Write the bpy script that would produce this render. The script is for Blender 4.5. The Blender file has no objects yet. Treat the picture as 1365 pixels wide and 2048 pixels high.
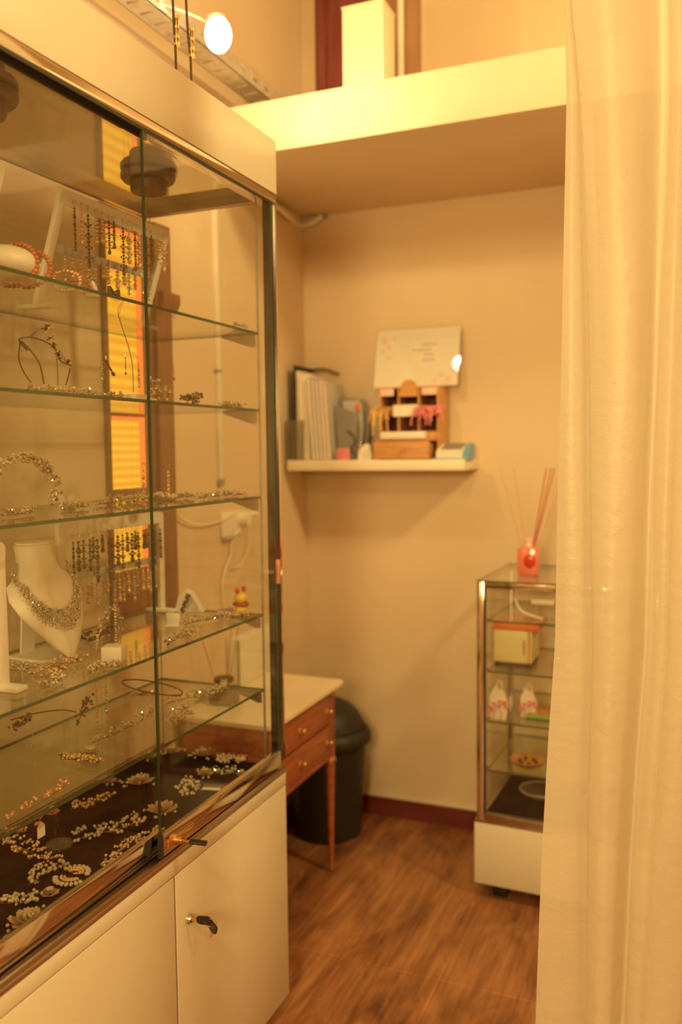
import bpy, bmesh, math, random
from mathutils import Vector, Matrix, Euler

# ---------------------------------------------------------------- camera, world, lights, exposure
S = bpy.context.scene
COL = S.collection
PI = math.pi
random.seed(7)

cam_d = bpy.data.cameras.new('camera')
cam = bpy.data.objects.new('camera', cam_d)
COL.objects.link(cam)
cam_d.sensor_fit = 'VERTICAL'
cam_d.sensor_height = 36.0
cam_d.lens = 1720.0 / 2048.0 * 36.0
cam_d.clip_start = 0.02
cam_d.dof.use_dof = True
cam_d.dof.focus_distance = 1.80
cam_d.dof.aperture_fstop = 1.75
cam.matrix_world = Matrix(((0.924194,-0.017120,0.381538,0),(0.381764,0.070191,-0.921591,0),(-0.011003,0.997387,0.071406,1.6000),(0,0,0,1)))
S.camera = cam

S.view_settings.view_transform = 'Standard'
S.view_settings.look = 'None'
S.view_settings.exposure = 0.08
S.view_settings.gamma = 1.0
S.view_settings.use_curve_mapping = False
S.cycles.transparent_max_bounces = 40
S.cycles.max_bounces = 10
S.cycles.caustics_reflective = False
S.cycles.caustics_refractive = False
S.cycles.sample_clamp_indirect = 4.0

w = bpy.data.worlds.new('world'); S.world = w; w.use_nodes = True
w.node_tree.nodes['Background'].inputs[0].default_value = (1.0, 0.7, 0.28, 1)
w.node_tree.nodes['Background'].inputs[1].default_value = 0.3

WARM = (1.0, 0.765, 0.31)
def area(name, loc, target, size, power, color=WARM):
    l = bpy.data.lights.new(name, 'AREA'); l.shape = 'DISK'; l.size = size; l.energy = power; l.color = color
    o = bpy.data.objects.new(name, l); COL.objects.link(o); o.location = loc
    o.rotation_euler = (Vector(target) - Vector(loc)).to_track_quat('-Z', 'Y').to_euler()
    return o
def spot(name, loc, target, cone, blend, power, radius, color=WARM):
    l = bpy.data.lights.new(name, 'SPOT'); l.spot_size = math.radians(cone); l.spot_blend = blend
    l.energy = power; l.color = color; l.shadow_soft_size = radius
    o = bpy.data.objects.new(name, l); COL.objects.link(o); o.location = loc
    o.rotation_euler = (Vector(target) - Vector(loc)).to_track_quat('-Z', 'Y').to_euler()
    return o
# shop lamps on the ceiling behind and above the camera; added low fill
area('ceiling_light_near', (1.2, 1.95, 3.3), (-0.9, 2.2, 1.6), 0.3, 38)
area('ceiling_light_rear', (-0.2, -1.2, 3.5), (-0.5, 2.6, 1.0), 0.5, 26)
area('low_fill', (-0.25, -1.6, 2.1), (-0.6, 3.0, 1.5), 0.7, 58)  # unseen fill, added to brighten the soffit and lower wall
# the floodlight beside the cable tray
spot('floodlight_beam', (-1.255, 2.235, 2.76), (-0.75, 3.2, 2.15), 150, 0.35, 14, 0.02)
bl = bpy.data.lights.new('floodlight_spill', 'POINT'); bl.energy = 4.5; bl.color = WARM; bl.shadow_soft_size = 0.045
blo = bpy.data.objects.new('floodlight_spill', bl); COL.objects.link(blo); blo.location = (-1.20, 2.12, 2.80)

# ---------------------------------------------------------------- materials
def new_mat(name):
    m = bpy.data.materials.new(name); m.use_nodes = True
    nt = m.node_tree
    for n in list(nt.nodes):
        if n.type != 'OUTPUT_MATERIAL': nt.nodes.remove(n)
    return m, nt, nt.nodes['Material Output']
def srgb(r, g, b):
    f = lambda c: (c/255/12.92) if c/255 <= 0.04045 else ((c/255+0.055)/1.055)**2.4
    return (f(r), f(g), f(b))
def pm(name, col, rough=0.5, metal=0.0, var=0.05, scale=8.0, bump=0.0, bscale=60.0, stretch=(1,1,1), spec=0.5, coat=0.0, emit=None, estr=0.0, trans=0.0):
    m, nt, out = new_mat(name)
    p = nt.nodes.new('ShaderNodeBsdfPrincipled')
    nt.links.new(p.outputs[0], out.inputs[0])
    p.inputs['Roughness'].default_value = rough
    p.inputs['Metallic'].default_value = metal
    p.inputs['Specular IOR Level'].default_value = spec
    p.inputs['Coat Weight'].default_value = coat
    p.inputs['Transmission Weight'].default_value = trans
    tc = nt.nodes.new('ShaderNodeTexCoord'); mp = nt.nodes.new('ShaderNodeMapping')
    mp.inputs['Scale'].default_value = stretch
    nt.links.new(tc.outputs['Object'], mp.inputs[0])
    no = nt.nodes.new('ShaderNodeTexNoise'); no.inputs['Scale'].default_value = scale; no.inputs['Detail'].default_value = 5
    nt.links.new(mp.outputs[0], no.inputs['Vector'])
    cr = nt.nodes.new('ShaderNodeValToRGB')
    cr.color_ramp.elements[0].position = 0.3; cr.color_ramp.elements[1].position = 0.7
    cr.color_ramp.elements[0].color = tuple(c*(1-var) for c in col) + (1,)
    cr.color_ramp.elements[1].color = tuple(min(1, c*(1+var)) for c in col) + (1,)
    nt.links.new(no.outputs[0], cr.inputs[0]); nt.links.new(cr.outputs[0], p.inputs['Base Color'])
    if bump > 0:
        n2 = nt.nodes.new('ShaderNodeTexNoise'); n2.inputs['Scale'].default_value = bscale; n2.inputs['Detail'].default_value = 4
        nt.links.new(mp.outputs[0], n2.inputs['Vector'])
        b = nt.nodes.new('ShaderNodeBump'); b.inputs['Strength'].default_value = bump; b.inputs['Distance'].default_value = 0.01
        nt.links.new(n2.outputs[0], b.inputs['Height']); nt.links.new(b.outputs[0], p.inputs['Normal'])
    if emit:
        p.inputs['Emission Color'].default_value = emit + (1,); p.inputs['Emission Strength'].default_value = estr
    return m

def glass_mat(name, tint, refl=0.9, base=0.04):
    m, nt, out = new_mat(name)
    N = nt.nodes.new; L = nt.links.new
    lw = N('ShaderNodeLayerWeight'); lw.inputs['Blend'].default_value = 0.5
    pw = N('ShaderNodeMath'); pw.operation = 'POWER'; pw.inputs[1].default_value = 5.0
    L(lw.outputs['Facing'], pw.inputs[0])
    ma = N('ShaderNodeMath'); ma.operation = 'MULTIPLY_ADD'; ma.inputs[1].default_value = refl; ma.inputs[2].default_value = base
    L(pw.outputs[0], ma.inputs[0])
    tr = N('ShaderNodeBsdfTransparent'); tr.inputs[0].default_value = tint + (1,)
    gl = N('ShaderNodeBsdfGlossy'); gl.inputs['Roughness'].default_value = 0.02; gl.inputs[0].default_value = (1,1,1,1)
    mx = N('ShaderNodeMixShader'); L(ma.outputs[0], mx.inputs[0]); L(tr.outputs[0], mx.inputs[1]); L(gl.outputs[0], mx.inputs[2])
    L(mx.outputs[0], out.inputs[0])
    return m

M = {}
M['wall'] = pm('wall_paint', (0.765, 0.585, 0.395), 0.75, var=0.035, scale=2.5, bump=0.08, bscale=25)
M['wall_top'] = M['wall']
M['slab'] = pm('slab_paint', (0.86, 0.70, 0.52), 0.6, var=0.03, scale=3, bump=0.05, bscale=30)
M['white'] = pm('white_lacquer', (0.80, 0.725, 0.58), 0.28, var=0.01, scale=3, spec=0.35)
M['whitem'] = pm('white_matt', (0.86, 0.78, 0.66), 0.5, var=0.02, scale=6)
M['shelfw'] = pm('white_shelf', (0.90, 0.80, 0.62), 0.4, var=0.02, scale=6)
M['chrome'] = pm('chrome', (0.78, 0.70, 0.62), 0.09, metal=1.0, var=0.03, scale=20)
M['bchrome'] = pm('brushed_metal', (0.55, 0.47, 0.38), 0.28, metal=1.0, var=0.12, scale=12, stretch=(1, 0.1, 1))
M['steel'] = pm('galvanised_steel', (0.64, 0.60, 0.53), 0.45, metal=0.7, var=0.12, scale=30)
M['gasket'] = pm('dark_gasket', (0.035, 0.028, 0.02), 0.5, var=0.1)
M['dark'] = pm('dark_metal', (0.10, 0.08, 0.06), 0.3, metal=0.6, var=0.1)
M['fabric'] = pm('black_velvet', (0.022, 0.012, 0.011), 0.95, var=0.25, scale=40, bump=0.4, bscale=300, spec=0.1)
M['black'] = pm('black_plastic', (0.018, 0.014, 0.012), 0.42, var=0.1)
M['bin'] = pm('bin_plastic', (0.026, 0.021, 0.015), 0.5, var=0.12, scale=10)
M['marble'] = pm('cream_marble', (0.90, 0.76, 0.56), 0.25, var=0.05, scale=6, spec=0.5)
M['wood'] = pm('cherry_wood', (0.44, 0.13, 0.055), 0.42, var=0.22, scale=9, stretch=(3, 0.6, 8))
M['woodd'] = pm('cherry_wood_dark', (0.16, 0.045, 0.02), 0.5, var=0.2, scale=9)
M['brown'] = pm('brown_window_wood', (0.27, 0.125, 0.06), 0.5, var=0.2, scale=12, stretch=(6, 6, 0.6))
M['redwood'] = pm('red_brown_wood', (0.21, 0.045, 0.04), 0.5, var=0.3, scale=8, stretch=(5, 5, 0.5))
M['brownpanel'] = pm('brown_panel', (0.42, 0.22, 0.11), 0.5, var=0.15, scale=8, stretch=(5, 5, 0.5))
M['base'] = pm('red_brown_skirting', (0.17, 0.035, 0.03), 0.3, var=0.2, scale=10)
M['grout'] = pm('skirting_grout', (0.80, 0.66, 0.55), 0.7, var=0.03)
M['brass'] = pm('brass', (0.85, 0.58, 0.25), 0.22, metal=1.0, var=0.08, scale=30)
M['pearl'] = pm('pearl', (0.64, 0.50, 0.33), 0.18, var=0.12, scale=60, coat=0.6)
M['pearl_gold'] = pm('golden_bead', (0.78, 0.50, 0.26), 0.22, metal=0.35, var=0.2, scale=60, coat=0.4)
M['crystal'] = pm('clear_crystal', (0.66, 0.58, 0.45), 0.06, metal=0.75, var=0.3, scale=200, coat=1.0)
M['petal'] = pm('cream_petal', (0.58, 0.38, 0.20), 0.4, var=0.15, scale=50)
M['rose'] = pm('rose_petal', (0.62, 0.24, 0.14), 0.4, var=0.2, scale=50)
M['wire'] = pm('gilt_wire', (0.55, 0.38, 0.20), 0.3, metal=0.9, var=0.1)
M['wired'] = pm('dark_wire', (0.16, 0.10, 0.05), 0.4, metal=0.5, var=0.1)
M['darkbead'] = pm('dark_bead', (0.20, 0.11, 0.055), 0.25, metal=0.4, var=0.3, scale=80)
M['amber'] = pm('amber_bead', (0.55, 0.17, 0.06), 0.2, var=0.25, scale=60, coat=0.6)
M['satin'] = pm('white_satin', (0.88, 0.78, 0.66), 0.45, var=0.03, bump=0.1, bscale=30)
M['acrylic'] = glass_mat('acrylic', (0.93, 0.93, 0.90), 0.8, 0.07)
M['sleeve'] = glass_mat('plastic_film', (0.99, 0.99, 0.98), 0.8, 0.05)
M['glass'] = glass_mat('pane_glass', (0.985, 0.990, 0.970), 0.85, 0.035)
M['glass_shelf'] = glass_mat('shelf_glass', (0.965, 0.980, 0.940), 0.9, 0.04)
M['glass_edge'] = pm('glass_edge_green', (0.055, 0.095, 0.045), 0.12, var=0.1, coat=0.5)
M['edgedark'] = pm('dark_green_edge', (0.035, 0.045, 0.02), 0.3, var=0.1)
M['paper'] = pm('paper', (0.90, 0.82, 0.72), 0.5, var=0.02)
M['pink'] = pm('pink', (0.85, 0.25, 0.27), 0.5, var=0.12, scale=30)
M['pinkl'] = pm('pale_pink', (0.90, 0.62, 0.56), 0.5, var=0.08, scale=30)
M['orange'] = pm('orange', (0.80, 0.20, 0.06), 0.5, var=0.1)
M['grey'] = pm('grey', (0.30, 0.27, 0.24), 0.5, var=0.1)
M['greyl'] = pm('light_grey', (0.55, 0.50, 0.46), 0.45, var=0.06)
M['lilac'] = pm('lilac_grey', (0.62, 0.50, 0.50), 0.4, var=0.08)
M['blue'] = pm('blue_plastic', (0.20, 0.42, 0.62), 0.4, var=0.05)
M['yellow'] = pm('yellow', (0.85, 0.62, 0.10), 0.45, var=0.08)
M['green'] = pm('green', (0.25, 0.55, 0.12), 0.45, var=0.08)
M['red'] = pm('red', (0.65, 0.05, 0.04), 0.45, var=0.08)
M['gold'] = pm('gold_ribbon', (0.80, 0.48, 0.14), 0.35, metal=0.2, var=0.2, scale=40)
M['cream'] = pm('cream_card', (0.85, 0.74, 0.40), 0.5, var=0.04)
M['boxwood'] = pm('light_wood', (0.62, 0.30, 0.11), 0.5, var=0.14, scale=10, stretch=(1, 1, 6))
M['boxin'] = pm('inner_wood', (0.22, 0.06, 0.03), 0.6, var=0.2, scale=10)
M['reed'] = pm('reed', (0.62, 0.22, 0.12), 0.7, var=0.1)
M['reedl'] = pm('pale_reed', (0.72, 0.42, 0.24), 0.7, var=0.1)
M['liquid'] = pm('pink_liquid', (0.90, 0.22, 0.16), 0.15, var=0.05, coat=0.6)
M['redliquid'] = pm('red_liquid', (0.62, 0.06, 0.02), 0.15, var=0.05, coat=0.6)
M['bulb'] = pm('bulb', (1, 1, 1), 0.4, emit=(1.0, 1.0, 0.96), estr=9.0)
M['canbrown'] = pm('can_brown', (0.17, 0.09, 0.05), 0.45, var=0.1)
M['darkbrown'] = pm('dark_brown', (0.10, 0.05, 0.03), 0.5, var=0.15)

# cabinet roof lining: glossy board seen at a grazing angle
m, nt, out = new_mat('glossy_lining'); N = nt.nodes.new; L = nt.links.new
g1 = N('ShaderNodeBsdfGlossy'); g1.inputs['Roughness'].default_value = 0.03; g1.inputs[0].default_value = (0.92, 0.90, 0.80, 1)
d1 = N('ShaderNodeBsdfDiffuse'); d1.inputs[0].default_value = (0.62, 0.52, 0.40, 1)
no = N('ShaderNodeTexNoise'); no.inputs['Scale'].default_value = 4
mr = N('ShaderNodeMapRange'); mr.inputs[3].default_value = 0.74; mr.inputs[4].default_value = 0.82; L(no.outputs[0], mr.inputs[0])
mx = N('ShaderNodeMixShader'); L(mr.outputs[0], mx.inputs[0]); L(d1.outputs[0], mx.inputs[1]); L(g1.outputs[0], mx.inputs[2]); L(mx.outputs[0], out.inputs[0])
M['mirror'] = m

# wood-look floor tiles, grain along Y
m, nt, out = new_mat('wood_look_tiles'); N = nt.nodes.new; L = nt.links.new
p = N('ShaderNodeBsdfPrincipled'); L(p.outputs[0], out.inputs[0]); p.inputs['Roughness'].default_value = 0.42
tc = N('ShaderNodeTexCoord')
mp = N('ShaderNodeMapping'); mp.inputs['Scale'].default_value = (8, 2.6, 1); L(tc.outputs['Object'], mp.inputs[0])
n1 = N('ShaderNodeTexNoise'); n1.inputs['Scale'].default_value = 1.0; n1.inputs['Detail'].default_value = 8; n1.inputs['Roughness'].default_value = 0.62; n1.inputs['Distortion'].default_value = 0.8
L(mp.outputs[0], n1.inputs['Vector'])
mp2 = N('ShaderNodeMapping'); mp2.inputs['Scale'].default_value = (70, 3.0, 1); L(tc.outputs['Object'], mp2.inputs[0])
n2 = N('ShaderNodeTexNoise'); n2.inputs['Scale'].default_value = 1.0; n2.inputs['Detail'].default_value = 4; L(mp2.outputs[0], n2.inputs['Vector'])
mixn = N('ShaderNodeMath'); mixn.operation = 'MULTIPLY_ADD'; mixn.inputs[1].default_value = 0.30; L(n2.outputs[0], mixn.inputs[0])
sc = N('ShaderNodeMath'); sc.operation = 'MULTIPLY'; sc.inputs[1].default_value = 0.75; L(n1.outputs[0], sc.inputs[0]); L(sc.outputs[0], mixn.inputs[2])
cr = N('ShaderNodeValToRGB'); e = cr.color_ramp.elements
e[0].position = 0.38; e[0].color = (0.15, 0.056, 0.026, 1); e[1].position = 0.66; e[1].color = (0.52, 0.235, 0.10, 1)
x = cr.color_ramp.elements.new(0.52); x.color = (0.34, 0.14, 0.058, 1)
L(mixn.outputs[0], cr.inputs[0])
mp3 = N('ShaderNodeMapping'); mp3.inputs['Location'].default_value = (0.24, 0.3, 0); mp3.inputs['Rotation'].default_value = (0, 0, 0); L(tc.outputs['Object'], mp3.inputs[0])
bk = N('ShaderNodeTexBrick'); bk.offset = 0.0; bk.inputs['Scale'].default_value = 1.0; bk.inputs['Brick Width'].default_value = 0.455; bk.inputs['Row Height'].default_value = 0.9035
bk.inputs['Mortar Size'].default_value = 0.0035; bk.inputs['Mortar Smooth'].default_value = 0.3
bk.inputs['Color1'].default_value = (1, 1, 1, 1); bk.inputs['Color2'].default_value = (0.86, 0.86, 0.86, 1); bk.inputs['Mortar'].default_value = (1.22, 1.2, 1.18, 1)
L(mp3.outputs[0], bk.inputs['Vector'])
mul = N('ShaderNodeMix'); mul.data_type = 'RGBA'; mul.blend_type = 'MULTIPLY'; mul.inputs[0].default_value = 1.0
L(cr.outputs[0], mul.inputs[6]); L(bk.outputs[0], mul.inputs[7]); L(mul.outputs[2], p.inputs['Base Color'])
M['floor'] = m

# curtain voile: part see-through cloth
m, nt, out = new_mat('voile'); N = nt.nodes.new; L = nt.links.new
tc = N('ShaderNodeTexCoord'); mp = N('ShaderNodeMapping'); mp.inputs['Scale'].default_value = (2, 2, 3); L(tc.outputs['Object'], mp.inputs[0])
vo = N('ShaderNodeTexNoise'); vo.inputs['Scale'].default_value = 9; vo.inputs['Detail'].default_value = 6; vo.inputs['Roughness'].default_value = 0.6; L(mp.outputs[0], vo.inputs['Vector'])
bp = N('ShaderNodeBump'); bp.inputs['Strength'].default_value = 0.22; bp.inputs['Distance'].default_value = 0.02; L(vo.outputs[0], bp.inputs['Height'])
df = N('ShaderNodeBsdfDiffuse'); df.inputs[0].default_value = (0.95, 0.88, 0.74, 1); L(bp.outputs[0], df.inputs['Normal'])
tl = N('ShaderNodeBsdfTranslucent'); tl.inputs[0].default_value = (0.95, 0.88, 0.74, 1); L(bp.outputs[0], tl.inputs['Normal'])
gs = N('ShaderNodeBsdfGlossy'); gs.inputs[0].default_value = (1, 0.95, 0.85, 1); gs.inputs['Roughness'].default_value = 0.42; L(bp.outputs[0], gs.inputs['Normal'])
a = N('ShaderNodeMixShader'); a.inputs[0].default_value = 0.38; L(df.outputs[0], a.inputs[1]); L(tl.outputs[0], a.inputs[2])
b = N('ShaderNodeMixShader'); b.inputs[0].default_value = 0.05; L(a.outputs[0], b.inputs[1]); L(gs.outputs[0], b.inputs[2])
tp = N('ShaderNodeBsdfTransparent')
lw = N('ShaderNodeLayerWeight'); lw.inputs['Blend'].default_value = 0.5
mr = N('ShaderNodeMapRange'); mr.inputs[1].default_value = 0.0; mr.inputs[2].default_value = 0.8; mr.inputs[3].default_value = 0.13; mr.inputs[4].default_value = 0.0; L(lw.outputs['Facing'], mr.inputs[0])
c = N('ShaderNodeMixShader'); L(mr.outputs[0], c.inputs[0]); L(b.outputs[0], c.inputs[1]); L(tp.outputs[0], c.inputs[2]); L(c.outputs[0], out.inputs[0])
M['voile'] = m

# lit louvred pane behind the shop window: amber street light through a shutter
def louvre(name, period, grid):
    m, nt, out = new_mat(name); N = nt.nodes.new; L = nt.links.new
    tc = N('ShaderNodeTexCoord'); sp = N('ShaderNodeSeparateXYZ'); L(tc.outputs['Object'], sp.inputs[0])
    s1 = N('ShaderNodeMath'); s1.operation = 'MULTIPLY'; s1.inputs[1].default_value = 2*PI/period; L(sp.outputs['Z'], s1.inputs[0])
    s2 = N('ShaderNodeMath'); s2.operation = 'SINE'; L(s1.outputs[0], s2.inputs[0])
    if grid:
        g1 = N('ShaderNodeMath'); g1.operation = 'MULTIPLY'; g1.inputs[1].default_value = 2*PI/0.0065; L(sp.outputs['Y'], g1.inputs[0])
        g2 = N('ShaderNodeMath'); g2.operation = 'SINE'; L(g1.outputs[0], g2.inputs[0])
        g3 = N('ShaderNodeMath'); g3.operation = 'MULTIPLY_ADD'; g3.inputs[1].default_value = 0.5; L(g2.outputs[0], g3.inputs[0]); L(s2.outputs[0], g3.inputs[2]); s2 = g3
    mr = N('ShaderNodeMapRange'); mr.inputs[1].default_value = -1.2; mr.inputs[2].default_value = 1.2; L(s2.outputs[0], mr.inputs[0])
    cr = N('ShaderNodeValToRGB'); cr.color_ramp.elements[0].color = (0.80, 0.27, 0.02, 1); cr.color_ramp.elements[1].color = (0.88, 0.47, 0.03, 1); L(mr.outputs[0], cr.inputs[0])
    em = N('ShaderNodeEmission'); em.inputs[1].default_value = 1.25; L(cr.outputs[0], em.inputs[0]); L(em.outputs[0], out.inputs[0])
    return m
M['louvre'] = louvre('lit_louvre', 0.034, False)
M['louvre_grid'] = louvre('lit_louvre_grid', 0.024, True)
M['amber_edge'] = pm('lit_pane_edge', (0.6, 0.15, 0.03), 0.5, emit=(0.85, 0.20, 0.03), estr=0.9)

# ---------------------------------------------------------------- mesh helpers
def nb(): return bmesh.new()
def box(bm, lo, hi, bev=0.0, mi=0):
    r = bmesh.ops.create_cube(bm, size=1.0)
    vs = r['verts']
    for v in vs:
        v.co = Vector([lo[i] + (v.co[i]+0.5)*(hi[i]-lo[i]) for i in range(3)])
    if bev > 0:
        es = {e for v in vs for e in v.link_edges}
        rr = bmesh.ops.bevel(bm, geom=list(es), offset=bev, segments=2, profile=0.5, affect='EDGES')
        for f in rr['faces']: f.material_index = mi
    fs = {f for v in vs if v.is_valid for f in v.link_faces}
    for f in fs: f.material_index = mi
def align(d):
    return Vector(d).to_track_quat('Z', 'Y').to_matrix().to_4x4()
def cyl(bm, p0, p1, r0, r1=None, n=16, mi=0):
    p0 = Vector(p0); p1 = Vector(p1); d = p1-p0
    if r1 is None: r1 = r0
    r = bmesh.ops.create_cone(bm, cap_ends=True, segments=n, radius1=max(r0,1e-5), radius2=max(r1,1e-5), depth=d.length,
                              matrix=Matrix.Translation((p0+p1)/2) @ align(d))
    for f in {f for v in r['verts'] for f in v.link_faces}: f.material_index = mi
def ball(bm, c, r, sub=2, sc=(1,1,1), rot=None, mi=0):
    mt = Matrix.Translation(c)
    if rot is not None: mt = mt @ rot.to_matrix().to_4x4()
    mt = mt @ Matrix.Diagonal((r*sc[0], r*sc[1], r*sc[2], 1))
    q = bmesh.ops.create_icosphere(bm, subdivisions=sub, radius=1.0, matrix=mt)
    if mi:
        for f in {f for v in q['verts'] for f in v.link_faces}: f.material_index = mi
def lathe(bm, prof, c=(0,0,0), n=32, mi=0, cap=True):
    rings = []
    for r, z in prof:
        rings.append([bm.verts.new((c[0]+r*math.cos(2*PI*k/n), c[1]+r*math.sin(2*PI*k/n), c[2]+z)) for k in range(n)])
    for a, b in zip(rings, rings[1:]):
        for k in range(n):
            f = bm.faces.new((a[k], a[(k+1)%n], b[(k+1)%n], b[k])); f.material_index = mi
    if cap:
        bm.faces.new(list(reversed(rings[0]))).material_index = mi
        bm.faces.new(rings[-1]).material_index = mi
def catmull(pts, k=6):
    pts = [Vector(p) for p in pts]
    if len(pts) < 3: return pts
    q = [pts[0]*2-pts[1]] + pts + [pts[-1]*2-pts[-2]]
    res = []
    for i in range(1, len(q)-2):
        a, b, c, d = q[i-1:i+3]
        for j in range(k):
            t = j/k
            res.append(0.5*((2*b)+(c-a)*t+(2*a-5*b+4*c-d)*t*t+(3*b-3*c+d-a)*t**3))
    res.append(pts[-1]); return res
def tube(bm, pts, r, n=8, smooth=True, closed=False, mi=0):
    P = catmull(pts) if smooth and not closed else [Vector(p) for p in pts]
    rings = []; up = Vector((0.13, 0.21, 0.97)); m = len(P)
    for i, p in enumerate(P):
        if closed: d = P[(i+1)%m]-P[i-1]
        else: d = P[min(i+1, m-1)]-P[max(i-1, 0)]
        if d.length < 1e-9: d = Vector((0,0,1))
        d.normalize(); s = d.cross(up)
        if s.length < 1e-4: s = d.cross(Vector((1,0,0)))
        s.normalize(); u = s.cross(d); up = u
        rr = r[min(i*len(r)//m, len(r)-1)] if isinstance(r, (list, tuple)) else r
        rings.append([bm.verts.new(p + (s*math.cos(2*PI*k/n)+u*math.sin(2*PI*k/n))*rr) for k in range(n)])
    prs = list(zip(rings, rings[1:])) + ([(rings[-1], rings[0])] if closed else [])
    for a, b in prs:
        for k in range(n):
            bm.faces.new((a[k], a[(k+1)%n], b[(k+1)%n], b[k])).material_index = mi
    if not closed:
        bm.faces.new(list(reversed(rings[0]))).material_index = mi; bm.faces.new(rings[-1]).material_index = mi
def prism(bm, poly, axis, a, b, mi=0):
    """extrude a 2-D polygon along an axis from a to b"""
    def P(u, v, w):
        return (w, u, v) if axis == 0 else ((u, w, v) if axis == 1 else (u, v, w))
    A = [bm.verts.new(P(u, v, a)) for u, v in poly]; B = [bm.verts.new(P(u, v, b)) for u, v in poly]
    n = len(poly)
    fs = [bm.faces.new(A), bm.faces.new(list(reversed(B)))]
    for k in range(n): fs.append(bm.faces.new((A[k], B[k], B[(k+1)%n], A[(k+1)%n])))
    for f in fs: f.material_index = mi
def obj(name, bm, mats, parent=None, smooth=True, ang=40):
    bmesh.ops.recalc_face_normals(bm, faces=bm.faces[:])
    me = bpy.data.meshes.new(name); bm.to_mesh(me); bm.free()
    if not isinstance(mats, (list, tuple)): mats = [mats]
    for m in mats: me.materials.append(M[m] if isinstance(m, str) else m)
    if smooth:
        for p in me.polygons: p.use_smooth = True
        try: me.set_sharp_from_angle(angle=math.radians(ang))
        except Exception: pass
    o = bpy.data.objects.new(name, me); COL.objects.link(o)
    if parent: o.parent = parent
    return o
def tag(o, label, cat, group=None):
    o['label'] = label; o['category'] = cat
    if group: o['group'] = group
    return o
def thing(name, label, cat, loc=(0,0,0), rz=0.0, group=None):
    o = bpy.data.objects.new(name, None); COL.objects.link(o); o.empty_display_size = 0.05
    o.location = loc; o.rotation_euler = (0, 0, rz)
    return tag(o, label, cat, group)
def struct(name, bm, mats, parent=None, **k):
    o = obj(name, bm, mats, parent, **k)
    if not parent: o['kind'] = 'structure'
    return o
def part(name, mats, parent, fn, **k):
    bm = nb(); fn(bm); return obj(name, bm, mats, parent, **k)
def pbox(name, mat, parent, lo, hi, bev=0.0, label=None, **k):
    bm = nb(); box(bm, lo, hi, bev); o = obj(name, bm, mat, parent, **k)
    if label: o['label'] = label
    return o
def dup(root, loc, rz=None, label=None, group=None):
    r = root.copy(); COL.objects.link(r); r.location = loc
    if rz is not None: r.rotation_euler = (0, 0, rz)
    if label: r['label'] = label
    if group: r['group'] = group
    for ch in list(root.children):
        c = ch.copy(); COL.objects.link(c); c.parent = r
        for g in list(ch.children):
            d = g.copy(); COL.objects.link(d); d.parent = c
    return r

# ---------------------------------------------------------------- the room
XL, YB, XR, YF, ZT = -1.60, 3.468, 1.9, -1.9, 3.9
ZC, ZS, YS = 2.609, 2.779, 2.673
bm = nb(); box(bm, (XL-0.12, YF-0.12, -0.1), (XR+0.12, YB+0.12, 0.0)); struct('floor', bm, 'floor')
bm = nb(); box(bm, (XL-0.12, YF-0.12, ZT), (XR+0.12, YB+0.12, ZT+0.1)); struct('ceiling', bm, 'wall')
bm = nb(); box(bm, (XL-0.12, YF, 0), (XL, YB, ZT)); struct('wall_left', bm, 'wall')
bm = nb(); box(bm, (XL-0.12, YB, 0), (XR+0.12, YB+0.12, ZT)); struct('wall_back', bm, 'wall')
bm = nb(); box(bm, (XR, YF, 0), (XR+0.12, YB, ZT)); struct('wall_right', bm, 'wall')
bm = nb(); box(bm, (XL-0.12, YF-0.12, 0), (XR+0.12, YF, ZT)); struct('wall_front', bm, 'wall')
bm = nb(); box(bm, (XL, YS, ZC), (XR, YB, ZS), 0.004); struct('mezzanine_slab', bm, 'slab')
bm = nb(); box(bm, (XL, YB-0.014, 0), (XR, YB, 0.082)); struct('baseboard_back', bm, 'base')
bm = nb(); box(bm, (XL, YB-0.013, 0.082), (XR, YB, 0.094), 0.003); struct('trim_1', bm, 'grout')
bm = nb(); box(bm, (XL, YF, 0), (XL+0.014, YB-0.014, 0.082)); struct('baseboard_left', bm, 'base')

# window in the left wall, seen through the cabinet
bm = nb()
W0, W1, P0, P1 = 2.064, 2.400, 2.084, 2.243
XW = XL + 0.012
zs = [(2.258, 2.32), (1.975, 2.005), (1.708, 1.772), (1.392, 1.492), (1.10, 1.246)]
box(bm, (XL, W0, 1.06), (XW, P0, 2.32), 0.003)
box(bm, (XL, P1, 1.06), (XW, P1+0.07, 2.32), 0.003)
box(bm, (XL, P1+0.07, 1.06), (XW+0.012, W1, 2.32), 0.006)
for a_, b_ in zs: box(bm, (XL, P0, a_), (XW-0.002, P1, b_), 0.002)
wf = struct('window_1', bm, 'brown')
for a_, b_, g_ in ((2.005, 2.258, 'louvre'), (1.772, 1.975, 'louvre'), (1.492, 1.708, 'louvre_grid'), (1.246, 1.392, 'louvre_grid')):
    p = pbox('window_pane', g_, wf, (XL+0.001, P0, a_), (XL+0.010, P1, b_))
    bm = nb()
    box(bm, (XL+0.010, P1-0.022, a_), (XL+0.016, P1, b_)); box(bm, (XL+0.010, P0, b_-0.012), (XL+0.016, P1-0.022, b_))
    obj('pane_edging', bm, 'amber_edge', p)
bm = nb(); box(bm, (XL, W0-0.02, 1.035), (XL+0.045, W1+0.02, 1.06), 0.004); obj('window_sill', bm, 'boxwood', wf)
bm = nb(); prism(bm, [(XW+0.010, 2.03), (XW+0.035, 2.075), (XW+0.035, 2.105), (XW+0.010, 2.105)], 1, P1+0.075, W1+0.012); obj('window_bracket', bm, 'brown', wf)

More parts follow.
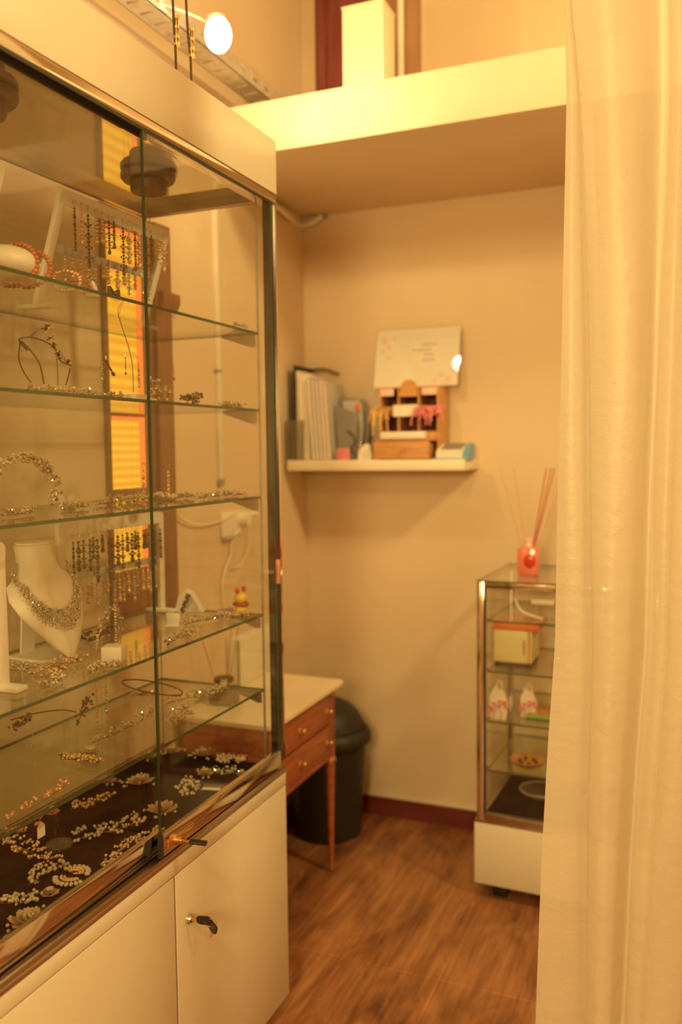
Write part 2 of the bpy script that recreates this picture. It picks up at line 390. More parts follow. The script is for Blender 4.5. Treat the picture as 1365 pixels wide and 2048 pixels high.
# dark wooden door on the mezzanine against the back wall
bm = nb(); box(bm, (-1.511, YB-0.05, ZS), (-1.235, YB, 3.75), 0.004); box(bm, (-1.50, YB-0.06, ZS), (-1.46, YB-0.05, 3.75), 0.003)
d1 = struct('door_1', bm, 'redwood')
bm = nb(); box(bm, (-1.235, YB-0.035, ZS), (-1.062, YB, 3.75), 0.004); obj('door_panel', bm, 'brownpanel', d1)
bm = nb(); cyl(bm, (-1.13, YB-0.055, ZS), (-1.13, YB-0.055, 3.75), 0.014); tag(obj('vertical_pipe', bm, 'whitem'), 'thin pale vertical pipe in front of the brown panel above the beam', 'pipe')

t = thing('pedestal_box', 'tall plain cream box standing on the ledge in front of the dark wooden door', 'box', (-1.062, 2.86, ZS))
bm = nb(); box(bm, (-0.074, -0.06, 0), (0.074, 0.06, 0.307), 0.003)
obj('carton_body', bm, 'shelfw', t)
bm = nb(); box(bm, (-0.076, -0.062, 0.307), (0.076, 0.062, 0.315), 0.002); obj('carton_top', bm, 'shelfw', t)

# cable tray along the left wall
t = thing('cable_tray', 'perforated metal cable tray running along the left wall above the cabinet', 'cable tray', (-1.46, 1.8, 2.842))
def f(bm):
    y = -1.2
    while y < 1.3:                       # bottom strip with cross slots
        box(bm, (-0.04, y, 0), (0.04, y+0.055, 0.002)); y += 0.055
        box(bm, (-0.04, y, 0), (-0.026, y+0.012, 0.002)); box(bm, (0.026, y, 0), (0.04, y+0.012, 0.002))
        y += 0.012
part('tray_bottom', 'steel', t, f)
def f(bm):
    box(bm, (0.038, -1.2, 0), (0.040, 1.6, 0.018)); box(bm, (0.038, -1.2, 0.030), (0.040, 1.6, 0.05))
    y = -1.2
    while y < 1.55:
        box(bm, (0.038, y, 0.018), (0.040, y+0.05, 0.030)); y += 0.085
part('tray_side', 'steel', t, f)
def f(bm):
    box(bm, (-0.040, -1.2, 0), (-0.038, 1.6, 0.05)); box(bm, (-0.04, 1.3, 0), (0.04, 1.6, 0.002))
part('tray_back', 'steel', t, f)
for y in (-1.0, -0.2, 1.1): pbox('tray_bracket', 'steel', t, (-0.139, y, -0.02), (0.04, y+0.03, -0.001))

# floodlight
t = thing('floodlight', 'glaring white floodlight clamped to the cable tray', 'lamp', (-1.270, 2.200, 2.774))
bm = nb(); ball(bm, (0, 0, 0), 0.040, 3, (0.95, 0.95, 1.22)); obj('bulb', bm, 'bulb', t)
def f(bm):
    lathe(bm, [(0.012, -0.02), (0.03, 0.0), (0.034, 0.03), (0.03, 0.03), (0.02, 0.0)], (0, 0, 0), 20, cap=False)
o = part('lamp_housing', 'steel', t, f); o.location = (-0.018, 0.028, 0.030); o.rotation_euler = (-0.5, -0.5, 0)
def f(bm):
    tube(bm, [(-0.02, 0.03, 0.035), (-0.08, 0.01, 0.07), (-0.148, -0.05, 0.09)], 0.005)
    box(bm, (-0.155, -0.07, 0.07), (-0.145, -0.03, 0.12), 0.003)
part('lamp_bracket', 'steel', t, f)

# suspension wires on the cabinet top
def hang(x, y, bow, label):
    t = thing('hanging_wire', label, 'wire', (x, y, 2.424))
    bm = nb(); tube(bm, [(0, 0, 0), (0, 0, 0.10), (0.002, bow*0.3, 0.3), (0.004, bow, 1.476)], 0.0030); obj('wire', bm, 'dark', t)
    bm = nb()
    for s in (-1, 1): box(bm, (0.0035, s*0.004-0.0015, 0.105), (0.0075, s*0.004+0.0015, 0.165), 0.001)
    for z in (0.103, 0.118, 0.140, 0.162): cyl(bm, (0.005, 0, z), (0.005, 0, z+0.006), 0.007, n=10)
    obj('turnbuckle', bm, 'brass', t)
hang(-1.12, 1.744, -0.04, 'thin suspension wire with brass turnbuckle over the cabinet, the one further from the floodlight')
hang(-1.12, 1.808, -0.07, 'thin suspension wire with brass turnbuckle over the cabinet, the one nearer the floodlight')

# ---------------------------------------------------------------- the large display cabinet
CX0, CX1, CY0, CY1 = -1.475, -1.053, 0.92, 2.117
ZB, ZBT, ZF, ZFT = 0.053, 0.704, 2.285, 2.424
ZCEIL = 2.292
cab = thing('display_cabinet', 'tall white and chrome jewellery display cabinet with sliding glass doors', 'display cabinet', ((CX0+CX1)/2, (CY0+CY1)/2, 0))
OX, OY = (CX0+CX1)/2, (CY0+CY1)/2
def L3(p): return (p[0]-OX, p[1]-OY, p[2])
def cb(name, mat, lo, hi, bev=0.0, label=None, parent=None):
    bm = nb(); box(bm, L3(lo), L3(hi), bev); o = obj(name, bm, mat, parent or cab)
    if label: o['label'] = label
    return o
cb('plinth', 'darkbrown', (CX0+0.04, CY0+0.03, 0), (CX1-0.05, CY1-0.04, ZB))
# base carcass: sides, top rail, floor
bm = nb()
box(bm, L3((CX0, CY0, ZB)), L3((CX1-0.018, CY0+0.018, ZBT-0.002)))
box(bm, L3((CX0, CY1-0.018, ZB)), L3((CX1-0.018, CY1, ZBT-0.002)))
box(bm, L3((CX0, CY0+0.018, ZB)), L3((CX0+0.012, CY1-0.018, ZBT-0.002)))
box(bm, L3((CX0, CY0+0.018, ZB)), L3((CX1-0.018, CY1-0.018, ZB+0.018)))
box(bm, L3((CX0+0.012, CY0, ZBT-0.038)), L3((CX1, CY1, ZBT-0.002)), 0.001)
obj('base_carcass', bm, 'white', cab)
for ya, yb in ((CY0+0.001, 1.5535), (1.5615, CY1-0.001)):
    dr = cb('base_door', 'white', (CX1-0.018, ya, ZB), (CX1, yb, 0.6620), 0.0012)
    if yb < 1.6: continue
    bm = nb(); c = L3((CX1, 1.606, 0.541))
    cyl(bm, c, (c[0]+0.006, c[1], c[2]), 0.0105, n=24); cyl(bm, (c[0]+0.006, c[1], c[2]), (c[0]+0.010, c[1], c[2]), 0.0085, 0.007, n=24)
    obj('cam_lock', bm, 'chrome', dr)
# fascia, roof lining, roof
bm = nb()
box(bm, L3((CX1-0.018, CY0, ZF)), L3((CX1, CY1, ZFT)), 0.001)
box(bm, L3((CX0, CY1-0.018, ZF)), L3((CX1-0.018, CY1, ZFT)))
box(bm, L3((CX0, CY0, ZF)), L3((CX1-0.018, CY0+0.018, ZFT)))
box(bm, L3((CX0, CY0+0.018, ZFT-0.018)), L3((CX1-0.018, CY1-0.018, ZFT)))
box(bm, L3((CX0, CY0+0.018, ZF)), L3((CX0+0.012, CY1-0.018, ZFT-0.018)))
obj('fascia', bm, 'white', cab)
cb('roof_lining', 'mirror', (CX0+0.012, CY0+0.018, ZCEIL), (CX1-0.055, CY1-0.018, ZCEIL+0.012))
# top track: chrome face, two dark grooves
cb('top_track', 'chrome', (CX1-0.050, CY0, 2.262), (CX1-0.002, CY1, ZF), 0.001)
cb('track_gasket', 'gasket', (CX1-0.008, CY0+0.002, 2.256), (CX1-0.003, CY1-0.01, 2.262))
cb('track_gasket', 'gasket', (CX1-0.030, CY0+0.002, 2.252), (CX1-0.024, 1.56, 2.262))
# top rails at back and sides
cb('top_rail', 'bchrome', (CX0, CY0, 2.268), (CX0+0.02, CY1, ZCEIL))
cb('top_rail', 'bchrome', (CX0+0.02, CY1-0.02, 2.268), (CX1-0.05, CY1, ZCEIL))
cb('top_rail', 'bchrome', (CX0+0.02, CY0, 2.268), (CX1-0.05, CY0+0.02, ZCEIL))
# corner posts at the front
cb('corner_post', 'chrome', (CX1-0.004, CY1-0.010, 0.74), (CX1-0.001, CY1, 2.262))
bm = nb(); box(bm, L3((CX1-0.030, CY1-0.028, 0.74)), L3((CX1-0.004, CY1-0.001, 2.262)), 0.001); obj('corner_post', bm, 'dark', cab)
bm = nb(); box(bm, L3((CX1-0.030, CY0+0.001, 0.74)), L3((CX1-0.002, CY0+0.028, 2.262)), 0.001); obj('corner_post', bm, 'chrome', cab)
for (x, y) in ((CX1-0.058, CY1-0.0125), (CX1-0.058, CY0+0.0095)):
    cb('shelf_upright', 'steel', (x-0.003, y, 0.735), (x+0.003, y+0.003, 2.268))
# bottom deck and fabric
cb('deck', 'white', (CX0, CY0, ZBT-0.002), (CX1-0.040, CY1, 0.712))
bm = nb(); box(bm, L3((CX0+0.016, CY0+0.014, 0.712)), L3((CX1-0.042, CY1-0.014, 0.720)), 0.002); obj('display_cloth', bm, 'fabric', cab)
cb('bottom_rail', 'bchrome', (CX0, CY0, 0.712), (CX0+0.014, CY1, 0.735), 0.001)
cb('bottom_rail', 'wood', (CX0+0.014, CY1-0.012, 0.712), (CX1-0.04, CY1, 0.733), 0.001)  # wood colour stands in for the reddish reflection in this chrome rail
cb('bottom_rail', 'bchrome', (CX0+0.014, CY0, 0.712), (CX1-0.04, CY0+0.012, 0.735), 0.001)
# bottom track: grooved metal sill
bm = nb()
box(bm, L3((CX1-0.040, CY0, ZBT-0.002)), L3((CX1+0.001, CY1, 0.712)), 0.0008)
for k, x in enumerate((0.0, 0.007, 0.016, 0.022, 0.036)):
    box(bm, L3((CX1-x-0.002, CY0, 0.712)), L3((CX1-x-0.0005, CY1, 0.722 if k != 1 else 0.717)))
obj('bottom_track', bm, 'bchrome', cab)
cb('track_lining', 'gasket', (CX1-0.036, CY0+0.002, 0.712), (CX1-0.024, CY1-0.002, 0.7135))
# glass
def pane(name, lo, hi, edgeaxis, parent, mat='glass'):
    bm = nb(); box(bm, lo, hi)
    for fc in bm.faces:
        n = fc.normal if fc.normal.length > 0 else fc.normal
    bmesh.ops.recalc_face_normals(bm, faces=bm.faces[:])
    for fc in bm.faces:
        n = fc.normal; k = max(range(3), key=lambda i: abs(n[i]))
        fc.material_index = 0 if k == edgeaxis else 1
    return obj(name, bm, [mat, 'glass_edge'], parent, smooth=False)
pane('back_glass', L3((CX0+0.004, CY0+0.02, 0.735)), L3((CX0+0.009, CY1-0.006, 2.268)), 0, cab)
pane('side_glass', L3((CX0+0.02, CY1-0.009, 0.733)), L3((CX1-0.032, CY1-0.004, 2.268)), 1, cab)
pane('side_glass', L3((CX0+0.02, CY0+0.004, 0.735)), L3((CX1-0.032, CY0+0.009, 2.268)), 1, cab)
# sliding doors
def sliding(x, ya, yb, front):
    r = pane('sliding_door', L3((x-0.005, ya, 0.772)), L3((x, yb, 2.258)), 0, cab)
    bm = nb()
    box(bm, L3((x-0.010, ya, 0.727)), L3((x+0.004, yb, 0.774)), 0.0015)
    obj('door_rail', bm, 'chrome', r)
    bm = nb(); box(bm, L3((x-0.004, ya+0.01, 0.7135)), L3((x-0.001, yb-0.01, 0.727))); obj('runner', bm, 'gasket', r)
    return r
dl = sliding(CX1-0.022, CY0+0.03, 1.542, False)
dr = sliding(CX1-0.003, 1.516, CY1-0.030, True)
bm = nb(); box(bm, L3((CX1-0.0130, 1.5140, 0.722)), L3((CX1+0.001, 1.5165, 0.776))); obj('rail_end', bm, 'gasket', dr)
bm = nb(); box(bm, L3((CX1-0.0085, 1.5135, 0.776)), L3((CX1-0.0025, 1.5159, 2.257))); obj('edge_strip', bm, 'edgedark', dr)
# red plastic finger pull on the corner
bm = nb(); box(bm, L3((CX1-0.006, 2.085, 1.238)), L3((CX1+0.005, 2.095, 1.305)), 0.002); o = obj('finger_pull', bm, 'rose', dr); o['label'] = 'small reddish finger pull'
# showcase lock on the door rail
bm = nb(); c = L3((CX1+0.001, 1.56, 0.748))
cyl(bm, c, (c[0]+0.016, c[1], c[2]), 0.011, 0.010, n=20); box(bm, (c[0], c[1]-0.03, c[2]-0.008), (c[0]+0.004, c[1]+0.075, c[2]+0.008), 0.002)
cyl(bm, (c[0]+0.016, c[1], c[2]), (c[0]+0.022, c[1], c[2]), 0.008, n=16)
obj('showcase_lock', bm, 'brass', dr)
# spot transformer cans under the roof lining
def can(y, label):
    t = thing('cabinet_spotlight', label, 'spotlight', (-1.268, y, ZCEIL))
    bm = nb(); lathe(bm, [(0.020, 0.0), (0.060, 0.0), (0.067, -0.005), (0.067, -0.016), (0.062, -0.023), (0.048, -0.025)], n=36); obj('flange', bm, 'canbrown', t)
    bm = nb(); lathe(bm, [(0.044, -0.0245), (0.044, -0.046), (0.041, -0.050), (0.030, -0.050)], n=32); obj('lamp_can', bm, 'canbrown', t)
can(1.838, 'dark round spotlight under the roof of the cabinet behind the right sliding door')
can(1.300, 'dark round spotlight under the cabinet roof at the left edge of the photo')
# glass shelves with brackets
SZ = [1.923, 1.715, 1.477, 1.149, 0.937]
names = ['topmost', 'second from top', 'third from top', 'fourth from top', 'lowest']
for z, nm in zip(SZ, names):
    t = thing('glass_shelf', 'clear glass shelf with green edge in the tall cabinet, the %s' % nm, 'shelf', (-1.28, OY, z))
    pane('shelf_pane', (-0.17, CY0+0.014-OY, -0.007), (0.17, CY1-0.014-OY, 0.0), 2, t, 'glass_shelf')
    for s in (-1, 1):
        y = (CY1-0.016-OY) if s > 0 else (CY0+0.016-OY)
        bm = nb()
        ya, yb = (y-0.004, y) if s > 0 else (y, y+0.004)
        prism(bm, [(0.164, -0.0072), (0.06, -0.0072), (0.06, -0.010), (0.150, -0.040), (0.164, -0.040)], 1, ya, yb)
        obj('shelf_bracket', bm, 'bchrome', t)

# keys
def keyset(name, label, loc, rot, second):
    t = thing(name, label, 'keys', loc); t.rotation_euler = rot
    def f(bm):
        box(bm, (-0.012, -0.0012, -0.004), (0.010, 0.0012, 0.004))
    part('key_blade', 'brass', t, f)
    def f(bm):
        prism(bm, [(0.008, -0.006), (0.014, -0.011), (0.030, -0.011), (0.036, -0.004), (0.036, 0.004), (0.030, 0.011), (0.014, 0.011), (0.008, 0.006)], 1, -0.002, 0.002)
    part('key_head', 'black', t, f)
    if second:
        bm = nb(); tube(bm, [(0.033+0.010*math.cos(k*PI/8), 0.002*math.cos(k*PI/8), -0.006+0.012*math.sin(k*PI/8)) for k in range(16)], 0.0006, 5, closed=True); obj('key_ring', bm, 'brass', t)
        def f(bm):
            prism(bm, [(-0.009, 0), (-0.011, -0.006), (-0.011, -0.022), (-0.004, -0.027), (0.004, -0.027), (0.011, -0.022), (0.011, -0.006), (0.006, 0)], 0, -0.002, 0.002)
        o = part('key_head', 'black', t, f); o.location = (0.036, 0.004, -0.014); o.rotation_euler = (0.25, 0.15, 0.9)
        def f(bm):
            prism(bm, [(-0.003, -0.026), (-0.003, -0.046), (0, -0.050), (0.003, -0.046), (0.003, -0.026)], 0, -0.001, 0.001)
        o = part('key_blade', 'brass', t, f); o.location = (0.036, 0.004, -0.014); o.rotation_euler = (0.25, 0.15, 0.9)
    return t
kk = keyset('door_keys', 'black headed key in the white base door lock with a second key hanging', (CX1+0.012, 1.606, 0.541), (0.5, 0, 0.25), True)
kk.scale = (1.25, 1.25, 1.25)
t = thing('showcase_key', 'dark key sticking out of the brass lock on the sliding door rail', 'key', (CX1+0.020, 1.56, 0.748)); t.rotation_euler = (0, 0.12, 0.35)
bm = nb(); box(bm, (-0.006, -0.003, -0.0012), (0.018, 0.003, 0.0012)); obj('key_blade', bm, 'brass', t)
bm = nb(); box(bm, (0.016, -0.009, -0.003), (0.055, 0.009, 0.003), 0.002); obj('key_head', bm, 'black', t)

# ---------------------------------------------------------------- desk behind the cabinet
TX0, TX1, TY0, TY1, TZ = -1.585, -1.218, 2.37, 2.975, 0.73
desk = thing('writing_desk', 'small cherry wood desk with brass knobs and cream marble top', 'desk', ((TX0+TX1)/2, (TY0+TY1)/2, 0))
dx, dy = (TX0+TX1)/2, (TY0+TY1)/2
def D3(p): return (p[0]-dx, p[1]-dy, p[2])
def rrect(x0, y0, x1, y1, r, n=6):
    pts = []
    for cx_, cy_, a0 in ((x1-r, y0+r, -90), (x1-r, y1-r, 0), (x0+0.001, y1-0.001, 90), (x0+0.001, y0+0.001, 180)):
        rr = r if cx_ > (x0+x1)/2 else 0.001
        for k in range(n+1):
            a = math.radians(a0+90*k/n); pts.append((cx_+rr*math.cos(a), cy_+rr*math.sin(a)))
    return pts
bm = nb()
prism(bm, rrect(TX0-dx, TY0-dy, TX1-dx, TY1-dy, 0.035), 2, TZ-0.010, TZ)
prism(bm, rrect(TX0-dx, TY0+0.008-dy, TX1-0.008-dx, TY1-0.008-dy, 0.03), 2, TZ-0.018, TZ-0.010)
obj('marble_top', bm, 'marble', desk)
FX = -1.250
bm = nb(); box(bm, D3((TX0, TY0+0.03, 0.455)), D3((FX-0.012, TY1-0.045, TZ-0.018)), 0.002); obj('case_body', bm, 'wood', desk)
bm = nb(); box(bm, D3((FX-0.012, TY0+0.03, TZ-0.034)), D3((FX-0.003, TY1-0.045, TZ-0.018)), 0.002)
for y in (TY0+0.03, TY1-0.085): box(bm, D3((FX-0.012, y, 0.44)), D3((FX+0.003, y+0.04, TZ-0.018)), 0.003)
box(bm, D3((FX-0.012, TY0+0.06, 0.445)), D3((FX-0.003, TY1-0.08, 0.462)), 0.002)
obj('front_frame', bm, 'wood', desk)
bm = nb()
bm.free()
for y in (TY0+0.05, TY1-0.065): pbox('inlay_strip', 'woodd', desk, D3((FX+0.003, y-0.004, 0.50)), D3((FX+0.0045, y+0.004, TZ-0.05)))
for za, zb in ((0.583, 0.692), (0.466, 0.575)):
    bm = nb(); box(bm, D3((FX-0.010, TY0+0.074, za)), D3((FX, TY1-0.089, zb)), 0.003)
    box(bm, D3((FX-0.001, TY0+0.090, za+0.012)), D3((FX+0.0015, TY1-0.105, zb-0.012)), 0.001)
    drw = obj('drawer', bm, 'wood', desk)
    for y in (2.625, 2.858):
        bm = nb(); c = D3((FX, y, (za+zb)/2))
        cyl(bm, c, (c[0]+0.014, c[1], c[2]), 0.004, n=12); ball(bm, (c[0]+0.018, c[1], c[2]), 0.011, 2, (0.7, 1, 1)); cyl(bm, (c[0], c[1], c[2]), (c[0]+0.003, c[1], c[2]), 0.013, 0.010, n=18)
        obj('drawer_knob', bm, 'brass', drw)
for x, y in ((FX-0.010, TY0+0.052), (FX-0.010, TY1-0.065), (TX0+0.022, TY0+0.052), (TX0+0.022, TY1-0.065)):
    bm = nb(); c = D3((x, y, 0)); lathe(bm, [(0.0085, 0.025), (0.0095, 0.05), (0.017, 0.40), (0.0185, 0.425), (0.0185, 0.455)], c, 24)
    for k in range(8):
        pass
    lg = obj('leg', bm, 'wood', desk)
    bm = nb(); lathe(bm, [(0.019, 0.425), (0.0225, 0.432), (0.0225, 0.443), (0.019, 0.450)], c, 24); obj('brass_collar', bm, 'brass', lg)
    bm = nb(); lathe(bm, [(0.006, 0.0), (0.010, 0.006), (0.011, 0.03), (0.0105, 0.045)], c, 20); obj('brass_foot', bm, 'brass', lg)

t = thing('white_box', 'flat white box with two small dark knobs standing at the back of the desk', 'box', (-1.560, 2.90, TZ))
bm = nb(); box(bm, (-0.038, -0.165, 0), (0.012, 0.168, 0.180), 0.004); obj('box_body', bm, 'whitem', t)
bm = nb(); box(bm, (0.0115, -0.168, 0), (0.016, -0.160, 0.178), 0.001); obj('edge_strip', bm, 'grey', t)
for z in (0.045, 0.115):
    bm = nb(); cyl(bm, (0.012, 0.150, z), (0.022, 0.150, z), 0.006, n=12); obj('knob', bm, 'dark', t)

t = thing('reed_diffuser', 'dark glass reed diffuser with string at its neck standing on the marble top', 'reed diffuser', (-1.50, 2.545, TZ))
bm = nb(); box(bm, (-0.045, -0.036, 0.0), (0.045, 0.036, 0.062), 0.008); obj('jar', bm, 'darkbrown', t)
bm = nb(); lathe(bm, [(0.030, 0.062), (0.026, 0.068), (0.026, 0.082), (0.022, 0.084)], n=24); obj('neck', bm, 'greyl', t)
bm = nb(); lathe(bm, [(0.034, 0.078), (0.036, 0.084), (0.034, 0.092), (0.026, 0.092)], n=20); obj('lid_band', bm, 'darkbrown', t)
for k, (a_, b_) in enumerate(((-0.04, -0.05), (0.02, 0.05), (-0.01, 0.06))):
    bm = nb(); cyl(bm, (a_*0.2, b_*0.2, 0.02), (a_*1.2, b_*1.4, 0.26), 0.0016, n=6); obj('reed', bm, 'reed', t)

# ---------------------------------------------------------------- pedal-less swing bin
t = thing('swing_bin', 'black plastic swing-top bin standing in the corner behind the desk', 'bin', (-1.413, 3.232, 0)); t.scale = (0.95, 0.95, 1.0)
bm = nb(); lathe(bm, [(0.140, 0.0), (0.148, 0.008), (0.172, 0.40), (0.168, 0.40), (0.145, 0.02)], n=40); obj('bin_body', bm, 'bin', t)
bm = nb(); lathe(bm, [(0.172, 0.385), (0.190, 0.392), (0.196, 0.402), (0.196, 0.425), (0.188, 0.440), (0.176, 0.452), (0.165, 0.452)], n=40); obj('bin_rim', bm, 'bin', t)
bm = nb(); lathe(bm, [(0.168, 0.452), (0.160, 0.478), (0.140, 0.512), (0.105, 0.545), (0.06, 0.566), (0.01, 0.574)], n=40); lo_ = obj('dome_lid', bm, 'bin', t)
bm = nb(); box(bm, (0.02, -0.166, 0.470), (0.10, -0.125, 0.476), 0.002); tube(bm, [(0.167*math.cos(a), 0.167*math.sin(a), 0.462) for a in [math.radians(-85+k*10) for k in range(14)]], 0.003, 6); obj('swing_flap', bm, 'gasket', t)

# ---------------------------------------------------------------- conduit, sockets, cables on the left wall
t = thing('wall_conduit', 'pale vertical cable conduit on the left wall seen through the cabinet', 'conduit', (XL, 2.708, 1.50))
bm = nb(); box(bm, (0, -0.011, 0), (0.016, 0.011, 1.109), 0.002); obj('duct', bm, 'satin', t)
bm = nb(); box(bm, (0, -0.013, -0.022), (0.018, 0.013, 0.002), 0.001); obj('end_cap', bm, 'grey', t)
for z in (0.386,): 
    bm = nb(); box(bm, (0, -0.018, z), (0.019, 0.012, z+0.007), 0.001); obj('clip', bm, 'grey', t)
t = thing('ceiling_hose', 'white flexible cable hose bending from the left wall into the ceiling corner', 'cable hose', (0, 0, 0))
bm = nb()
tube(bm, [(-1.5830, 2.6949, 2.4867), (-1.583, 2.83, 2.597), (-1.5820, 3.1713, 2.5826), (-1.5800, 3.2718, 2.5674), (-1.6068, 3.4400, 2.5730), (-1.5531, 3.4470, 2.5751), (-1.4996, 3.4490, 2.6012)], 0.0115, 10)
obj('hose', bm, 'satin', t)
bm = nb(); ball(bm, (-1.4934, 3.4510, 2.6031), 0.013, 2); obj('hose_end', bm, 'grey', t)

t = thing('wall_socket', 'white double socket on the left wall seen through the cabinet side glass', 'socket', (XL, 2.80, 1.335))
bm = nb(); box(bm, (0, -0.09, -0.045), (0.012, 0.085, 0.045), 0.004); obj('socket_plate', bm, 'satin', t)
bm = nb(); box(bm, (0, -0.088, -0.053), (0.03, -0.005, -0.045), 0.001); obj('socket_box', bm, 'greyl', t)
t = thing('plug_adaptor', 'round white plug adaptor pushed into the wall socket', 'plug', (XL+0.012, 2.85, 1.345))
bm = nb(); cyl(bm, (0, 0, 0), (0.035, 0, 0), 0.028, 0.022, n=24); obj('adaptor_body', bm, 'satin', t)
bm = nb(); cyl(bm, (0.035, 0.028, 0.018), (0.055, 0.030, 0.018), 0.011, 0.009, n=16); box(bm, (0.0, 0.01, 0.0), (0.037, 0.04, 0.03), 0.004); obj('plug_top', bm, 'whitem', t)
def cable(label, pts, r=0.0035, mat='satin'):
    bm = nb(); tube(bm, pts, r, 8); return tag(obj('power_cable', bm, mat), label, 'cable')
cable('white cable sagging from the wall socket towards the window', [(-1.5830, 2.7922, 1.3726), (-1.5830, 2.6825, 1.3516), (-1.5830, 2.5636, 1.3472), (-1.5830, 2.4600, 1.3677), (-1.5830, 2.3901, 1.4112), (-1.5830, 2.3778, 1.4611)])
cable('white cable looping down from the wall socket to the desk', [(-1.5700, 2.8523, 1.3572), (-1.5750, 2.8923, 1.3388), (-1.5850, 2.8232, 1.3026), (-1.5850, 2.7690, 1.2648), (-1.5850, 2.7598, 1.2194), (-1.5850, 2.7140, 1.1697), (-1.5850, 2.6968, 1.0988), (-1.5850, 2.7145, 1.0036)])
cable('white cable making a wide loop right of the wall socket', [(-1.5700, 2.8759, 1.3592), (-1.5800, 2.9000, 1.2996), (-1.5850, 2.8903, 1.2234), (-1.5850, 2.8258, 1.1738), (-1.5850, 2.7726, 1.1694)], 0.0025)

# ---------------------------------------------------------------- wall shelf and what stands on it
SX0, SX1, SY, STZ = -1.578, -0.824, 3.231, 1.561
t = thing('wall_shelf', 'thick white floating shelf on the back wall', 'shelf', ((SX0+SX1)/2, YB, 0))
bm = nb(); box(bm, (SX0-(SX0+SX1)/2, SY-YB, 1.518), (SX1-(SX0+SX1)/2, 0, STZ), 0.002); obj('shelf_board', bm, 'shelfw', t)

t = thing('brochure_holder', 'clear acrylic holder at the left end of the wall shelf', 'holder', (-1.542, 3.247, STZ)); t.scale = (1, 0.42, 1)
pane('front_panel', (-0.042, -0.028, 0), (0.030, -0.025, 0.165), 1, t, 'acrylic')
pane('back_panel', (-0.042, 0.025, 0), (0.030, 0.028, 0.165), 1, t, 'acrylic')
pane('side_panel', (0.027, -0.025, 0), (0.030, 0.025, 0.165), 0, t, 'acrylic')
pane('side_panel', (-0.042, -0.025, 0), (-0.039, 0.025, 0.165), 0, t, 'acrylic')

t = thing('ring_binder', 'black edged binder leaning at the left of the wall shelf behind the cream folder', 'binder', (-1.552, 3.36, STZ))
def f(bm):
    box(bm, (-0.010, -0.09, 0), (-0.004, 0.10, 0.395), 0.001); prism(bm, [(-0.010, 0.389), (0.055, 0.389), (0.12, 0.365), (0.12, 0.371), (0.055, 0.395), (-0.010, 0.395)], 1, 0.088, 0.10)
part('cover', 'black', t, f)
pbox('pages', 'paper', t, (-0.003, -0.08, 0.0), (0.010, 0.085, 0.372))
t = thing('cream_folder', 'thick cream folder standing upright on the wall shelf', 'folder', (-1.508, 3.345, STZ)); t.rotation_euler = (0, -0.02, 0)
pbox('folder_cover', 'shelfw', t, (-0.024, -0.083, 0.001), (0.024, 0.085, 0.352), 0.003)
pbox('paper_block', 'paper', t, (-0.018, -0.0835, 0.008), (0.014, -0.082, 0.345))
mats = ['lilac', 'greyl', 'lilac', 'pinkl', 'greyl']
for k, (mt, lb) in enumerate(zip(mats, ['first grey lilac', 'second pale grey', 'third lilac', 'fourth pink tinted', 'last pale grey'])):
    t = thing('magazine', '%s magazine leaning right of the cream folder' % lb, 'magazine', (-1.462+k*0.0172, 3.345, STZ), 0, None)
    t.rotation_euler = (0, -0.06, 0)
    pbox('magazine_cover', mt, t, (-0.006, -0.10, 0.001), (0.006, 0.080, 0.342-0.006*k), 0.001)
    pbox('page_edges', 'paper', t, (-0.0045, -0.1005, 0.004), (0.0045, -0.099, 0.333-0.006*k))
t = thing('leaflet_rack', 'dark grey leaflet rack with an orange tab on the wall shelf', 'leaflet rack', (-1.338, 3.34, STZ))
def f(bm):
    prism(bm, [(-0.040, 0), (0.055, 0), (0.075, 0.12), (0.072, 0.215), (0.055, 0.25), (-0.062, 0.262)], 1, 0.03, 0.034); prism(bm, [(-0.040, 0), (0.030, 0), (0.045, 0.10), (0.048, 0.19), (-0.056, 0.225)], 1, -0.03, -0.026)
    box(bm, (-0.040, -0.03, 0), (0.055, 0.034, 0.004))
part('rack_body', 'grey', t, f)
bm = nb(); prism(bm, [(-0.02, 0.004), (0.045, 0.004), (0.060, 0.12), (0.056, 0.22), (0.040, 0.245), (-0.03, 0.245)], 1, 0.0, 0.004); obj('leaflet', bm, 'greyl', t)
bm = nb(); ball(bm, (0.040, -0.006, 0.215), 0.010, 2, (1, 0.3, 2.3)); obj('orange_tab', bm, 'orange', t)
bm = nb(); tube(bm, [(0.0, -0.032, 0.12), (0.03, -0.036, 0.10), (0.035, -0.034, 0.07), (0.02, -0.036, 0.05), (0.03, -0.034, 0.02)], 0.003); obj('wire_trim', bm, 'dark', t)
t = thing('pink_notepad', 'small pink pad standing in front of the leaflet rack', 'notepad', (-1.335, 3.262, STZ))
pbox('pad_cover', 'pink', t, (-0.029, -0.008, 0.0), (0.025, 0.008, 0.045), 0.003)
pbox('page_edges', 'pinkl', t, (-0.027, -0.006, 0.045), (0.023, 0.006, 0.047))
t = thing('tape_dispenser', 'small white tape dispenser beside the wooden organiser', 'tape dispenser', (-1.252, 3.30, STZ))
bm = nb(); prism(bm, [(-0.030, 0.0), (0.028, 0.0), (0.030, 0.02), (0.020, 0.058), (0.006, 0.066), (-0.018, 0.050), (-0.027, 0.03)], 1, -0.016, 0.016); obj('dispenser_body', bm, 'whitem', t)
bm = nb(); cyl(bm, (0.003, -0.018, 0.036), (0.003, 0.018, 0.036), 0.018, n=20); obj('tape_roll', bm, 'satin', t)
bm = nb(); box(bm, (-0.024, -0.014, 0.050), (-0.018, 0.014, 0.075), 0.001); obj('cutter', bm, 'chrome', t)

